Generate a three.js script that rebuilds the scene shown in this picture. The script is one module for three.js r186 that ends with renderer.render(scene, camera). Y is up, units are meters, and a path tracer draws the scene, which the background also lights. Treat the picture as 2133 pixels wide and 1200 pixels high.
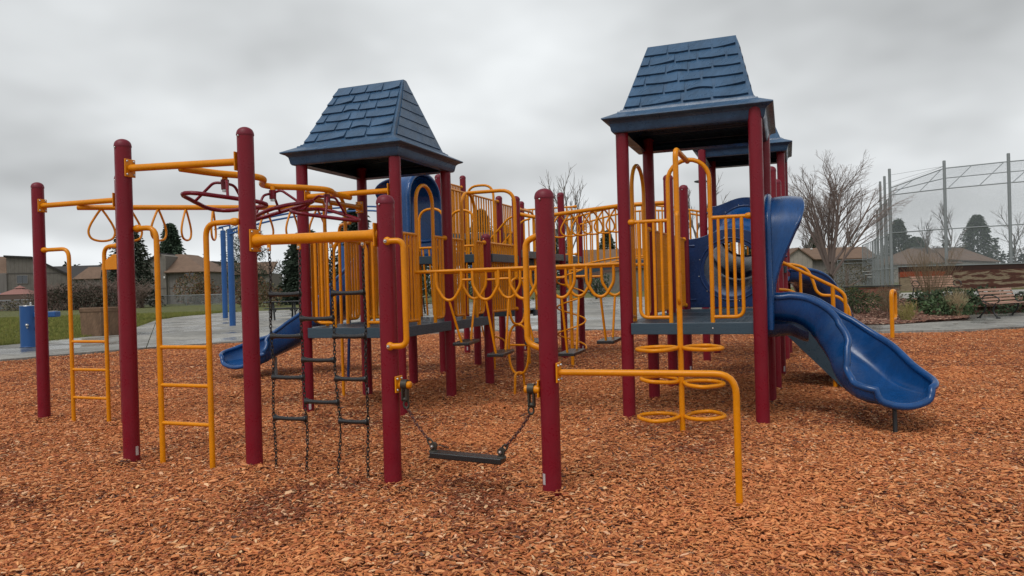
import * as THREE from 'three';
import { mergeGeometries, mergeVertices, toCreasedNormals } from 'three/addons/utils/BufferGeometryUtils.js';
import { ImprovedNoise } from 'three/addons/math/ImprovedNoise.js';
import { RoundedBoxGeometry } from 'three/addons/geometries/RoundedBoxGeometry.js';

// ---------------------------------------------------------------- camera
const scene = new THREE.Scene();
const camera = new THREE.PerspectiveCamera(42.70, 1024 / 576, 0.1, 900);
camera.position.set(0, 1.4, 0);
camera.rotation.order = 'YXZ';
camera.rotation.set(THREE.MathUtils.degToRad(-0.2), 0, THREE.MathUtils.degToRad(-1.6));
const renderer = new THREE.WebGLRenderer({ antialias: true });
renderer.setSize(1024, 576);
renderer.toneMapping = THREE.LinearToneMapping;
renderer.toneMappingExposure = 1.2;
renderer.shadowMap.enabled = true;

// ---------------------------------------------------------------- sky: one even overcast deck of cloud
const perlin = new ImprovedNoise();
function fbm(x, y, z, oct = 4, gain = 0.5) {
  let s = 0, a = 1, n = 0;
  for (let i = 0; i < oct; i++) { s += a * perlin.noise(x, y, z); n += a; a *= gain; x *= 2.03; y *= 2.03; z *= 2.03; }
  return s / n;
}
const SKYW = 1024, SKYH = 512;
const skyData = new Float32Array(SKYW * SKYH * 4);
for (let j = 0; j < SKYH; j++) {
  const el = (j + 0.5) / SKYH * Math.PI - Math.PI / 2;
  for (let i = 0; i < SKYW; i++) {
    const az = (i + 0.5) / SKYW * Math.PI * 2 - Math.PI;
    const dx = Math.cos(el) * Math.cos(az), dz = Math.cos(el) * Math.sin(az), dy = Math.sin(el);
    const k = (j * SKYW + i) * 4;
    if (dy < -0.02) { skyData[k] = 0.16; skyData[k + 1] = 0.15; skyData[k + 2] = 0.13; skyData[k + 3] = 1; continue; }
    const q = 1 / (Math.max(dy, 0) + 0.22);
    const n1 = fbm(dx * q * 0.85 + 6.2, 1.3, dz * q * 0.85 + 2.4, 5, 0.52);
    const n2 = fbm(dx * q * 2.4 + 13.7, 4.3, dz * q * 2.4 + 1.1, 4, 0.5);
    const low = Math.exp(-Math.max(dy, 0) / 0.16);
    let v = 0.535 + 0.23 * low + n1 * (0.52 - 0.16 * low) + n2 * 0.14;
    v = Math.max(0.3, Math.min(0.95, v));
    skyData[k] = v * 0.965; skyData[k + 1] = v * 1.0; skyData[k + 2] = v * 1.02; skyData[k + 3] = 1;
  }
}
const skyTex = new THREE.DataTexture(skyData, SKYW, SKYH, THREE.RGBAFormat, THREE.FloatType);
skyTex.mapping = THREE.EquirectangularReflectionMapping;
skyTex.magFilter = THREE.LinearFilter; skyTex.minFilter = THREE.LinearFilter; skyTex.needsUpdate = true;
scene.background = skyTex; scene.environment = skyTex;

// the veiled sun behind the cloud: very large and soft
const sun = new THREE.DirectionalLight(new THREE.Color(1.0, 0.97, 0.93), 1.5);
sun.position.set(-9, 26, 6); sun.target.position.set(0, 0, -9);
sun.castShadow = true; sun.shadow.radius = 55; sun.shadow.mapSize.set(2048, 2048);
Object.assign(sun.shadow.camera, { left: -30, right: 30, top: 30, bottom: -30, near: 1, far: 90 });
scene.add(sun, sun.target);

// ---------------------------------------------------------------- helpers
let seed = 20240611;
const rnd = () => { seed |= 0; seed = seed + 0x6D2B79F5 | 0; let t = Math.imul(seed ^ seed >>> 15, 1 | seed); t = t + Math.imul(t ^ t >>> 7, 61 | t) ^ t; return ((t ^ t >>> 14) >>> 0) / 4294967296; };
const rr = (a, b) => a + (b - a) * rnd();
const V3 = (x, y, z) => new THREE.Vector3(x, y, z);
const lin = (r, g, b) => new THREE.Color().setRGB(r, g, b);
const AN = -0.358;                                   // the play structure's own grid is turned this much
const ORG = [1.167, -7.568];
const CA = Math.cos(AN), SA = Math.sin(AN);
const gx = (a, b) => ORG[0] + a * CA - b * SA, gz = (a, b) => ORG[1] - a * SA - b * CA;
const P = (a, b, y) => new THREE.Vector3(a, y, -b);  // point in grid coordinates
const names = new Map();
function numbered(n) { const k = names.get(n) || 0; names.set(n, k + 1); return k ? `${n}_${String(k).padStart(3, '0')}` : n; }
const origin = new Map();
function setData(o, label, category, group, kind) {
  if (label) o.userData.label = label; if (category) o.userData.category = category;
  if (group) o.userData.group = group; if (kind) o.userData.kind = kind;
}
// a thing of the play structure, base at grid (a, b)
function thing(name, label, category, a, b, group) {
  const o = new THREE.Group(); o.name = numbered(name); setData(o, label, category, group);
  o.position.set(gx(a, b), 0, gz(a, b)); o.rotation.y = AN; scene.add(o); origin.set(o, [a, 0, -b]); return o;
}
// a thing placed in plain world metres
function worldThing(name, label, category, x, y, z, turn = 0, group) {
  const o = new THREE.Group(); o.name = numbered(name); setData(o, label, category, group);
  o.position.set(x, y, z); o.rotation.y = turn; scene.add(o); origin.set(o, [0, 0, 0]); return o;
}
function part(parent, name, geo, mat, label) {
  const og = origin.get(parent) || [0, 0, 0];
  if (og[0] || og[1] || og[2]) geo.translate(-og[0], -og[1], -og[2]);
  const m = new THREE.Mesh(geo, mat); m.name = name; m.castShadow = m.receiveShadow = true;
  if (label) m.userData.label = label;
  parent.add(m); origin.set(m, og); return m;
}
function shared(parent, name, geo, mat, pos, rot, scl) {   // a part that shares its geometry with its likes
  const og = origin.get(parent) || [0, 0, 0];
  const m = new THREE.Mesh(geo, mat); m.name = name; m.castShadow = m.receiveShadow = true;
  m.position.set(pos.x - og[0], pos.y - og[1], pos.z - og[2]);
  if (rot) m.rotation.set(...rot); if (scl) m.scale.set(...scl);
  parent.add(m); origin.set(m, og); return m;
}
function structure(name, geo, mat, x = 0, y = 0, z = 0) {
  const m = new THREE.Mesh(geo, mat); m.name = name; m.userData.kind = 'structure'; m.position.set(x, y, z);
  m.castShadow = m.receiveShadow = true; scene.add(m); return m;
}
const clean = g => { for (const k of Object.keys(g.attributes)) if (!['position', 'normal', 'uv', 'color'].includes(k)) g.deleteAttribute(k); return g.index ? g.toNonIndexed() : g; };
function merge(list) {
  const l = list.map(clean); const hasC = l.every(g => g.attributes.color);
  for (const g of l) {
    if (!g.attributes.uv) g.setAttribute('uv', new THREE.BufferAttribute(new Float32Array(g.attributes.position.count * 2), 2));
    if (!hasC && g.attributes.color) g.deleteAttribute('color');
    if (!g.attributes.normal) g.computeVertexNormals();
  }
  return mergeGeometries(l, false);
}
// box with its centre at c; rounded edges when r > 0
function box(w, h, d, x = 0, y = 0, z = 0, r = 0) {
  const g = r > 0 ? new RoundedBoxGeometry(w, h, d, 2, r) : new THREE.BoxGeometry(w, h, d);
  return g.translate(x, y, z);
}
// polyline with rounded corners -> list of points
function fillet(pts, rad, closed = false, seg = 6) {
  const out = [], n = pts.length;
  for (let i = 0; i < n; i++) {
    if (!closed && (i === 0 || i === n - 1)) { out.push(pts[i].clone()); continue; }
    const p = pts[i], a = pts[(i + n - 1) % n], b = pts[(i + 1) % n];
    const da = a.clone().sub(p), db = b.clone().sub(p), la = da.length(), lb = db.length();
    const R = Array.isArray(rad) ? rad[i] : rad;
    const t = Math.min(R, la * 0.49, lb * 0.49);
    if (t < 1e-4) { out.push(p.clone()); continue; }
    const s = p.clone().addScaledVector(da, t / la), e = p.clone().addScaledVector(db, t / lb);
    for (let k = 0; k <= seg; k++) { const u = k / seg; out.push(s.clone().multiplyScalar((1 - u) * (1 - u)).addScaledVector(p, 2 * u * (1 - u)).addScaledVector(e, u * u)); }
  }
  return out;
}
// sweep a round section along points
function sweep(pts, radius, radial = 10, closed = false, cap = true) {
  const P0 = []; for (const p of pts) if (!P0.length || P0[P0.length - 1].distanceToSquared(p) > 1e-8) P0.push(p);
  const n = P0.length, R = i => typeof radius === 'function' ? radius(i / (n - 1)) : radius;
  const T = P0.map((p, i) => { const a = P0[closed ? (i + n - 1) % n : Math.max(0, i - 1)], b = P0[closed ? (i + 1) % n : Math.min(n - 1, i + 1)]; return b.clone().sub(a).normalize(); });
  let N = Math.abs(T[0].y) < 0.9 ? V3(0, 1, 0) : V3(1, 0, 0); N.sub(T[0].clone().multiplyScalar(N.dot(T[0]))).normalize();
  const pos = [], nor = [], uv = [], idx = []; let len = 0;
  const ring = (c, t, r, v, tilt = 0) => {
    const Bn = new THREE.Vector3().crossVectors(t, N);
    for (let k = 0; k <= radial; k++) {
      const th = k / radial * Math.PI * 2, d = N.clone().multiplyScalar(Math.cos(th)).addScaledVector(Bn, Math.sin(th));
      pos.push(c.x + d.x * r, c.y + d.y * r, c.z + d.z * r);
      const q = d.clone().multiplyScalar(Math.cos(tilt)).addScaledVector(t, Math.sin(tilt)); nor.push(q.x, q.y, q.z);
      uv.push(k / radial * 2 * Math.PI * (typeof radius === 'number' ? radius : R(0)), v);
    }
  };
  const m = closed ? n + 1 : n; let rings = 0;
  if (cap && !closed) { ring(P0[0].clone().addScaledVector(T[0], -R(0) * 0.18), T[0], R(0) * 0.55, -0.01, -1.2); rings++; }
  for (let i = 0; i < m; i++) {
    const j = i % n; if (i) len += P0[j].distanceTo(P0[(i - 1) % n]);
    if (i) { N.sub(T[j].clone().multiplyScalar(N.dot(T[j]))).normalize(); }
    ring(P0[j], T[j], closed ? R(0) : R(i), len); rings++;
  }
  if (cap && !closed) { ring(P0[n - 1].clone().addScaledVector(T[n - 1], R(n - 1) * 0.18), T[n - 1], R(n - 1) * 0.55, len + 0.01, 1.2); rings++; }
  for (let i = 0; i < rings - 1; i++) for (let k = 0; k < radial; k++) { const a = i * (radial + 1) + k, b = a + radial + 1; idx.push(a, a + 1, b, b, a + 1, b + 1); }
  if (cap && !closed) for (const [r0, dir, c] of [[0, -1, P0[0].clone().addScaledVector(T[0], -R(0) * 0.2)], [rings - 1, 1, P0[n - 1].clone().addScaledVector(T[n - 1], R(n - 1) * 0.2)]]) {
    const ci = pos.length / 3, t = dir < 0 ? T[0] : T[n - 1]; pos.push(c.x, c.y, c.z); nor.push(t.x * dir, t.y * dir, t.z * dir); uv.push(0, 0);
    for (let k = 0; k < radial; k++) { const a = r0 * (radial + 1) + k; dir < 0 ? idx.push(ci, a + 1, a) : idx.push(ci, a, a + 1); }
  }
  const g = new THREE.BufferGeometry();
  g.setAttribute('position', new THREE.Float32BufferAttribute(pos, 3)); g.setAttribute('normal', new THREE.Float32BufferAttribute(nor, 3)); g.setAttribute('uv', new THREE.Float32BufferAttribute(uv, 2)); g.setIndex(idx);
  return g;
}
const tube = (pts, r, rad = 0, radial = 10, closed = false) => sweep(fillet(pts, rad, closed), r, radial, closed);
// surface over a grid of points fn(i, j); smooth normals
function sheet(nu, nv, fn, closeU = false) {
  const pos = [], uv = [], idx = [];
  for (let i = 0; i <= nu; i++) for (let j = 0; j <= nv; j++) { const p = fn(i / nu, j / nv, i, j); pos.push(p.x, p.y, p.z); uv.push(p.u ?? i / nu, p.v ?? j / nv); }
  for (let i = 0; i < nu; i++) for (let j = 0; j < nv; j++) { const a = i * (nv + 1) + j, b = a + nv + 1; idx.push(a, b, a + 1, b, b + 1, a + 1); }
  const g = new THREE.BufferGeometry();
  g.setAttribute('position', new THREE.Float32BufferAttribute(pos, 3)); g.setAttribute('uv', new THREE.Float32BufferAttribute(uv, 2)); g.setIndex(idx); g.computeVertexNormals();
  return g;
}
function flat(list, y) {          // flat polygon [[x, z], ...] facing up
  const sh = new THREE.Shape(list.map(([x, z]) => new THREE.Vector2(x, -z)));
  const g = new THREE.ShapeGeometry(sh); g.rotateX(-Math.PI / 2); g.translate(0, y, 0); return g;
}
function prism(list, y0, y1, bevel = 0) {   // extruded plan polygon
  const sh = new THREE.Shape(list.map(([x, z]) => new THREE.Vector2(x, -z)));
  const g = new THREE.ExtrudeGeometry(sh, { depth: y1 - y0 - bevel * 2, bevelEnabled: bevel > 0, bevelSize: bevel, bevelOffset: -bevel, bevelThickness: bevel, bevelSegments: 2, curveSegments: 1 });
  g.rotateX(-Math.PI / 2); g.translate(0, y0 + bevel, 0); return g;
}
// textures
function tex(size, fn, srgb, rep = 1) {
  const d = new Uint8Array(size * size * 4);
  for (let j = 0; j < size; j++) for (let i = 0; i < size; i++) { const c = fn(i / size, j / size, i, j), k = (j * size + i) * 4; d[k] = c[0] * 255; d[k + 1] = c[1] * 255; d[k + 2] = c[2] * 255; d[k + 3] = c.length > 3 ? c[3] * 255 : 255; }
  const t = new THREE.DataTexture(d, size, size); t.wrapS = t.wrapT = THREE.RepeatWrapping; t.magFilter = THREE.LinearFilter; t.minFilter = THREE.LinearMipmapLinearFilter; t.generateMipmaps = true;
  if (srgb) t.colorSpace = THREE.SRGBColorSpace; t.repeat.set(rep, rep); t.needsUpdate = true; return t;
}
// noise that tiles over the unit square
function tile(u, v, f, oct = 4, z = 0) {
  const T = Math.PI * 2, R = f / T; let s = 0, a = 1, n = 0, r = R;
  for (let i = 0; i < oct; i++) { s += a * perlin.noise(Math.cos(u * T) * r + 7.3 + z, Math.sin(u * T) * r + Math.cos(v * T) * r * 1.01, Math.sin(v * T) * r + 3.1 - z); n += a; a *= 0.55; r *= 2.03; }
  return s / n;
}
const clamp = (x, a = 0, b = 1) => Math.max(a, Math.min(b, x));
const mix = (a, b, t) => a + (b - a) * t;
const smooth = (a, b, x) => { const t = clamp((x - a) / (b - a)); return t * t * (3 - 2 * t); };

// ---------------------------------------------------------------- materials
const coatBump = tex(256, (u, v) => { const n = 0.5 + 0.5 * tile(u, v, 60, 2); return [n, n, n]; });
const coatRough = tex(256, (u, v) => { const n = clamp(0.62 + 0.5 * tile(u, v, 5, 4, 4) + 0.25 * tile(u, v, 30, 2, 9)); return [n, n, n]; });
const dirtMap = (amp, seedz) => tex(256, (u, v) => { const n = clamp(0.93 + amp * tile(u, v, 4, 5, seedz) + amp * 0.6 * tile(u, v, 24, 3, seedz + 3)); return [n, n * 0.995, n * 0.985]; }, true);
const rep = (t, r) => { const c = t.clone(); c.repeat.set(r, r); c.needsUpdate = true; return c; };
const coatTone = dirtMap(0.07, 1.7);
const M = {};
// worn paint: fine pale scratches and a few rubbed spots
const wornMap = (() => {
  const N = 512, f = new Float32Array(N * N).fill(0.955); let s = 99; const rd = () => { s = (s * 16807) % 2147483647; return s / 2147483647; };
  for (let j = 0; j < N; j++) for (let i = 0; i < N; i++) f[j * N + i] += 0.05 * tile(i / N, j / N, 5, 4, 2.4) + 0.03 * tile(i / N, j / N, 40, 2, 6.1);
  for (let k = 0; k < 46; k++) { let x = rd() * N, y = rd() * N, a = (rd() - 0.5) * 1.2 + (rd() < 0.7 ? 1.57 : 0), L = 6 + rd() * 46; const b = 0.05 + rd() * 0.16; for (let t = 0; t < L; t++) { a += (rd() - 0.5) * 0.12; x += Math.cos(a) * 0.5; y += Math.sin(a); const q = ((Math.round(y) + N) % N) * N + (Math.round(x) + N) % N; if (rd() > 0.2) f[q] += b * (1 - t / L); } }
  return tex(N, (u, v, i, j) => { const n = clamp(f[j * N + i]); return [n, clamp(n - 0.0), n]; }, true);
})();
M.maroon = new THREE.MeshPhysicalMaterial({ specularIntensity: 0.55, color: lin(0.200, 0.0085, 0.020), roughness: 0.6, roughnessMap: rep(coatRough, 2), map: rep(wornMap, 1.25), bumpMap: rep(coatBump, 8), bumpScale: 0.00012 });
M.maroonCap = new THREE.MeshPhysicalMaterial({ specularIntensity: 0.7, color: lin(0.18, 0.009, 0.026), roughness: 0.5, map: rep(coatTone, 2) });
M.maroonDark = new THREE.MeshPhysicalMaterial({ specularIntensity: 0.7, color: lin(0.16, 0.005, 0.017), roughness: 0.45, roughnessMap: rep(coatRough, 2) });
M.yellow = new THREE.MeshPhysicalMaterial({ specularIntensity: 0.55, color: lin(0.80, 0.285, 0.004), roughness: 0.52, roughnessMap: rep(coatRough, 2), map: rep(coatTone, 2), bumpMap: rep(coatBump, 8), bumpScale: 0.00015 });
M.deck = new THREE.MeshStandardMaterial({ color: lin(0.040, 0.078, 0.112), roughness: 0.55, roughnessMap: rep(coatRough, 3), map: rep(coatTone, 2), bumpMap: rep(coatBump, 6), bumpScale: 0.0006 });
M.roof = new THREE.MeshPhysicalMaterial({ specularIntensity: 0.8, color: lin(0.046, 0.108, 0.205), roughness: 0.55, map: rep(dirtMap(0.2, 6.2), 1.2), roughnessMap: rep(coatRough, 2), bumpMap: rep(coatBump, 5), bumpScale: 0.0006 });
M.slide = new THREE.MeshPhysicalMaterial({ specularIntensity: 0.7, color: lin(0.006, 0.064, 0.222), roughness: 0.46, roughnessMap: rep(coatRough, 1.5), map: rep(dirtMap(0.2, 2.2), 1), clearcoat: 0.22, clearcoatRoughness: 0.22 });
M.panelBlue = new THREE.MeshPhysicalMaterial({ specularIntensity: 0.6, color: lin(0.009, 0.034, 0.120), roughness: 0.4, roughnessMap: rep(coatRough, 1.5), map: rep(dirtMap(0.2, 3.2), 1), clearcoat: 0.25, clearcoatRoughness: 0.3 });
M.rubber = new THREE.MeshStandardMaterial({ color: lin(0.016, 0.016, 0.017), roughness: 0.5, roughnessMap: rep(coatRough, 3), bumpMap: rep(coatBump, 6), bumpScale: 0.0005 });
M.blackMetal = new THREE.MeshStandardMaterial({ color: lin(0.012, 0.012, 0.013), roughness: 0.42 });
M.chain = new THREE.MeshStandardMaterial({ color: lin(0.020, 0.017, 0.015), roughness: 0.45, metalness: 0.2 });
M.chainRed = new THREE.MeshStandardMaterial({ color: lin(0.085, 0.032, 0.028), roughness: 0.5, metalness: 0.2 });
M.iron = new THREE.MeshStandardMaterial({ color: lin(0.06, 0.055, 0.045), roughness: 0.5, metalness: 0.5 });
M.bolt = new THREE.MeshStandardMaterial({ color: lin(0.55, 0.55, 0.54), roughness: 0.3, metalness: 0.9 });
M.bluePole = new THREE.MeshPhysicalMaterial({ color: lin(0.006, 0.085, 0.30), roughness: 0.45, map: rep(coatTone, 1), clearcoat: 0.2, clearcoatRoughness: 0.3 });
M.sticker = new THREE.MeshStandardMaterial({ color: lin(0.55, 0.52, 0.54), roughness: 0.5, map: rep(dirtMap(0.6, 8), 6) });
M.galv = new THREE.MeshStandardMaterial({ color: lin(0.30, 0.325, 0.34), roughness: 0.5, metalness: 0.35, map: rep(coatTone, 1) });
M.white = new THREE.MeshStandardMaterial({ color: lin(0.7, 0.7, 0.68), roughness: 0.5 });

// ---------------------------------------------------------------- ground, paving, lawn, mulch
const kerb = [[-15.2, -12.0], [-13.2, -14.4], [-11.9, -16.1], [-11.2, -17.1], [-10.7, -17.9], [-10.0, -18.6], [-9.3, -19.3], [-7.9, -20.5], [-6.3, -21.6], [-4.2, -22.2], [-1.3, -22.4], [1.3, -22.2], [3.1, -21.4], [5.2, -19.9], [7.2, -18.5], [9.2, -17.6], [10.6, -17.5], [12.5, -17.9], [16, -18.9], [22, -20.4]];
const playArea = [...kerb, [26, 14], [-22, 14]];
function inside(poly, x, z) { let c = false; for (let i = 0, j = poly.length - 1; i < poly.length; j = i++) { const [xi, zi] = poly[i], [xj, zj] = poly[j]; if ((zi > z) !== (zj > z) && x < (xj - xi) * (z - zi) / (zj - zi) + xi) c = !c; } return c; }
const heaps = [[-6.5, -1.45], [-5.22, -1.45], [-3.62, -2.85], [-2.44, -2.75], [-1.18, -2.77], [0.03, -2.74], [1.25, -2.76], [-3.62, -0.42], [-2.41, -0.42], [-2.41, 0.85], [-3.62, 0.85], [0, 0.02], [1.305, -0.06], [0.05, 1.27], [1.35, 1.27], [0.63, -0.69]].map(([a, b]) => [gx(a, b), gz(a, b)]);   // chips kicked up against the posts
function moundHeight(x, z) {
  let h = 0.04 * fbm(x * 0.5, 2.1, z * 0.5, 3) + 0.034 * fbm(x * 1.5, 5.1, z * 1.5, 3);
  for (const [cx, cz] of heaps) { const q = ((x - cx) ** 2 + (z - cz) ** 2) / 0.05; if (q < 6) h += 0.028 * Math.exp(-q) * (1 + fbm(x * 6, 1, z * 6, 2)); }
  const hol = (cx, cz, r, d) => { const q = ((x - cx) ** 2 + (z - cz) ** 2) / (r * r); h -= d * Math.exp(-q * 1.6); };
  hol(-0.45, -5.2, 0.9, 0.05); hol(3.8, -6.5, 1.0, 0.06); hol(-6.6, -13, 1.1, 0.06); hol(1.2, -4.1, 0.9, 0.045); hol(0.4, -7.6, 1.1, 0.03);
  return h;
}
{
  // lawn with the play area cut out of it
  const sh = new THREE.Shape([[-420, 420], [-420, -60], [420, -60], [420, 420]].map(p => new THREE.Vector2(p[0], p[1])));
  sh.holes.push(new THREE.Path(playArea.map(([x, z]) => new THREE.Vector2(x, -z))));
  const g = new THREE.ShapeGeometry(sh); g.rotateX(-Math.PI / 2); g.translate(0, 0.028, 0);
  const uv = g.attributes.uv, ps = g.attributes.position; for (let i = 0; i < ps.count; i++) uv.setXY(i, ps.getX(i) / 9, ps.getZ(i) / 9);
  const map = tex(512, (u, v) => {
    const a = tile(u, v, 5, 4, 1), b = tile(u, v, 40, 3, 2), c = tile(u, v, 160, 2, 3);
    const t = clamp(0.5 + a * 1.1 + b * 0.5), d = clamp(0.72 + 0.55 * c + 0.25 * b);
    return [clamp(mix(0.37, 0.50, t) * d * 1.05), clamp(mix(0.41, 0.48, t) * d * 1.05), clamp(mix(0.17, 0.27, t) * d)];
  }, true);
  const bump = tex(512, (u, v) => { const n = clamp(0.5 + 0.7 * tile(u, v, 150, 2, 7)); return [n, n, n]; });
  structure('lawn', g, new THREE.MeshStandardMaterial({ map, bumpMap: bump, bumpScale: 0.05, roughness: 0.95 }));
}
{
  // mulch bed: gently uneven floor that carries the loose chips
  const nx = 260, nz = 190, x0 = -22, x1 = 26, z0 = 8, z1 = -23;
  const g = sheet(nx, nz, (u, v) => { const x = mix(x0, x1, u), z = mix(z0, z1, v); const p = V3(x, moundHeight(x, z) - 0.02, z); p.u = x / 1.5; p.v = z / 1.5; return p; });
  const map = tex(1024, (u, v) => {
    const a = tile(u, v, 60, 3, 2), b = tile(u * 2 % 1, v, 90, 2, 5), c = tile(u, v, 8, 3, 8);
    const t = clamp(0.42 + 0.85 * a + 0.5 * b + 0.25 * c);
    return [mix(0.25, 0.72, t), mix(0.10, 0.40, t), mix(0.05, 0.22, t)];
  }, true);
  const bump = tex(512, (u, v) => { const n = clamp(0.5 + 0.9 * tile(u, v, 60, 3, 2)); return [n, n, n]; });
  structure('mulch_ground', g, new THREE.MeshStandardMaterial({ map, bumpMap: bump, bumpScale: 0.02, roughness: 0.95 }));
}
// a splinter of wood: long, uneven, a little bent
function chipGeometry(sd, wide) {
  const s0 = seed; seed = sd;
  const n = 3, top = [], bot = [], L = 1, W = wide;
  for (let i = 0; i <= n; i++) {
    const t = i / n, w = W * (i === 0 ? rr(0.25, 0.8) : i === n ? rr(0.15, 0.7) : rr(0.75, 1)) * 0.5, sk = rr(-0.08, 0.08) * W, y = Math.sin(t * Math.PI) * 0.05 + rr(-0.02, 0.02);
    top.push([V3((t - 0.5) * L, y + 0.07, -w + sk), V3((t - 0.5) * L + rr(-0.05, 0.05), y + 0.07 + rr(-0.03, 0.03), w + sk)]);
    bot.push([V3((t - 0.5) * L, y - 0.05, -w + sk), V3((t - 0.5) * L, y - 0.05, w + sk)]);
  }
  const pos = [], q = (a, b, c, d) => { for (const p of [a, b, c, a, c, d]) pos.push(p.x, p.y, p.z); };
  for (let i = 0; i < n; i++) { q(top[i][0], top[i][1], top[i + 1][1], top[i + 1][0]); q(bot[i][0], top[i][0], top[i + 1][0], bot[i + 1][0]); q(top[i][1], bot[i][1], bot[i + 1][1], top[i + 1][1]); }
  q(bot[0][0], bot[0][1], top[0][1], top[0][0]); q(top[n][0], top[n][1], bot[n][1], bot[n][0]);
  const g = new THREE.BufferGeometry(); g.setAttribute('position', new THREE.Float32BufferAttribute(pos, 3)); g.computeVertexNormals();
  seed = s0; return g;
}
const chipMat = new THREE.MeshStandardMaterial({ color: 0xffffff, roughness: 0.85 });
function chipField(name, label, category, n, shapes, sample, colour) {
  const per = Math.floor(n / shapes.length), m4 = new THREE.Matrix4(), q = new THREE.Quaternion(), e = new THREE.Euler(), c = new THREE.Color();
  const grp = new THREE.Group(); grp.name = numbered(name); setData(grp, label, category, null, 'stuff'); scene.add(grp);
  for (const shp of shapes) {
    const im = new THREE.InstancedMesh(shp, chipMat, per); im.name = 'wood_chip'; im.userData.kind = 'stuff';
    for (let i = 0; i < per; i++) {
      const s = sample(); e.set(rr(-0.38, 0.38), rnd() * Math.PI * 2, rr(-0.32, 0.32), 'YXZ'); q.setFromEuler(e);
      m4.compose(s.p, q, V3(s.l, s.l * rr(0.5, 0.9), s.l * rr(0.6, 1.25))); im.setMatrixAt(i, m4); colour(c, s.p); im.setColorAt(i, c);
    }
    im.castShadow = im.receiveShadow = true; grp.add(im);
  }
}
const chipTones = [[0.55, 0.200, 0.068, 28], [0.62, 0.268, 0.108, 22], [0.47, 0.150, 0.047, 26], [0.33, 0.092, 0.030, 12], [0.17, 0.048, 0.020, 6], [0.68, 0.40, 0.22, 6], [0.09, 0.045, 0.034, 2.5]];
const toneSum = chipTones.reduce((s, t) => s + t[3], 0);
function chipColour(c, p) {
  const patch = fbm(p.x * 0.8, 9.4, p.z * 0.8, 3);
  let k = clamp(rnd() - Math.max(0, patch - 0.16) * 0.9) * toneSum, i = 0; if (patch < -0.17 && rnd() < (-0.17 - patch) * 4) k = rr(0.76, 0.95) * toneSum; while (k > chipTones[i][3] && i < chipTones.length - 1) { k -= chipTones[i][3]; i++; }
  const t = chipTones[i], v = rr(0.88, 1.12) * (1 + 0.2 * patch) * 1.08; c.setRGB(t[0] * v, t[1] * v * rr(0.94, 1.06), t[2] * v);
}
const chipShapes = [chipGeometry(11, 0.24), chipGeometry(22, 0.34), chipGeometry(33, 0.5), chipGeometry(44, 0.16), chipGeometry(55, 0.42)];
chipField('wood_chips', 'loose orange brown wood chips covering the play area', 'wood chips', 680000, chipShapes, () => {
  for (;;) {
    const near = rnd() < 0.62, d = near ? Math.sqrt(rr(3.0 * 3.0, 11 * 11)) : Math.sqrt(rr(10 * 10, 23 * 23)); if (near && rnd() > Math.min(1, 5.2 / d)) continue;
    const x = rr(-1, 1) * (0.78 * d + (near ? 1.1 : 0.4)), z = -d; if (!inside(kerb.concat([[26, 14], [-22, 14]]), x, z)) continue;
    return { p: V3(x, moundHeight(x, z) + rr(-0.012, 0.016), z), l: rr(0.014, 0.050) * (0.92 + Math.max(0, d - 7) * 0.018) * (rnd() < 0.04 ? 1.5 : 1) };
  }
}, chipColour);

// concrete plaza of separate slabs around the play area
function clipHalf(poly, nx, nz, c) {     // keep nx*x + nz*z <= c
  const out = []; for (let i = 0; i < poly.length; i++) { const a = poly[i], b = poly[(i + 1) % poly.length], da = nx * a[0] + nz * a[1] - c, db = nx * b[0] + nz * b[1] - c; if (da <= 0) out.push(a); if (da * db < 0) { const t = da / (da - db); out.push([a[0] + (b[0] - a[0]) * t, a[1] + (b[1] - a[1]) * t]); } } return out;
}
const concreteMap = tex(1024, (u, v) => {
  const a = tile(u, v, 3, 4, 2), b = tile(u, v, 22, 4, 6), c = tile(u, v, 150, 2, 1), st = clamp(smooth(0.12, 0.36, tile(u, v, 7, 4, 12)));
  const t = clamp(0.56 + 0.20 * a + 0.14 * b + 0.16 * c - 0.13 * st); return [t * 0.985, t * 0.965, t * 0.92];
}, true);
const concreteRough = tex(1024, (u, v) => { const wet = smooth(-0.05, 0.18, tile(u, v, 4, 4, 12)); const n = clamp(mix(0.72, 0.2, wet) + 0.08 * tile(u, v, 90, 2, 3)); return [n, n, n]; });
const concreteBump = tex(512, (u, v) => { const n = clamp(0.5 + 0.45 * tile(u, v, 140, 2, 3) + 0.2 * tile(u, v, 12, 2, 5)); return [n, n, n]; });
M.concrete = new THREE.MeshStandardMaterial({ map: concreteMap, roughnessMap: concreteRough, roughness: 1, bumpMap: concreteBump, bumpScale: 0.002 });
const planUV = (g, s) => { const uv = g.attributes.uv, p = g.attributes.position; for (let i = 0; i < p.count; i++) uv.setXY(i, p.getX(i) / s, p.getZ(i) / s); return g; };
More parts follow.
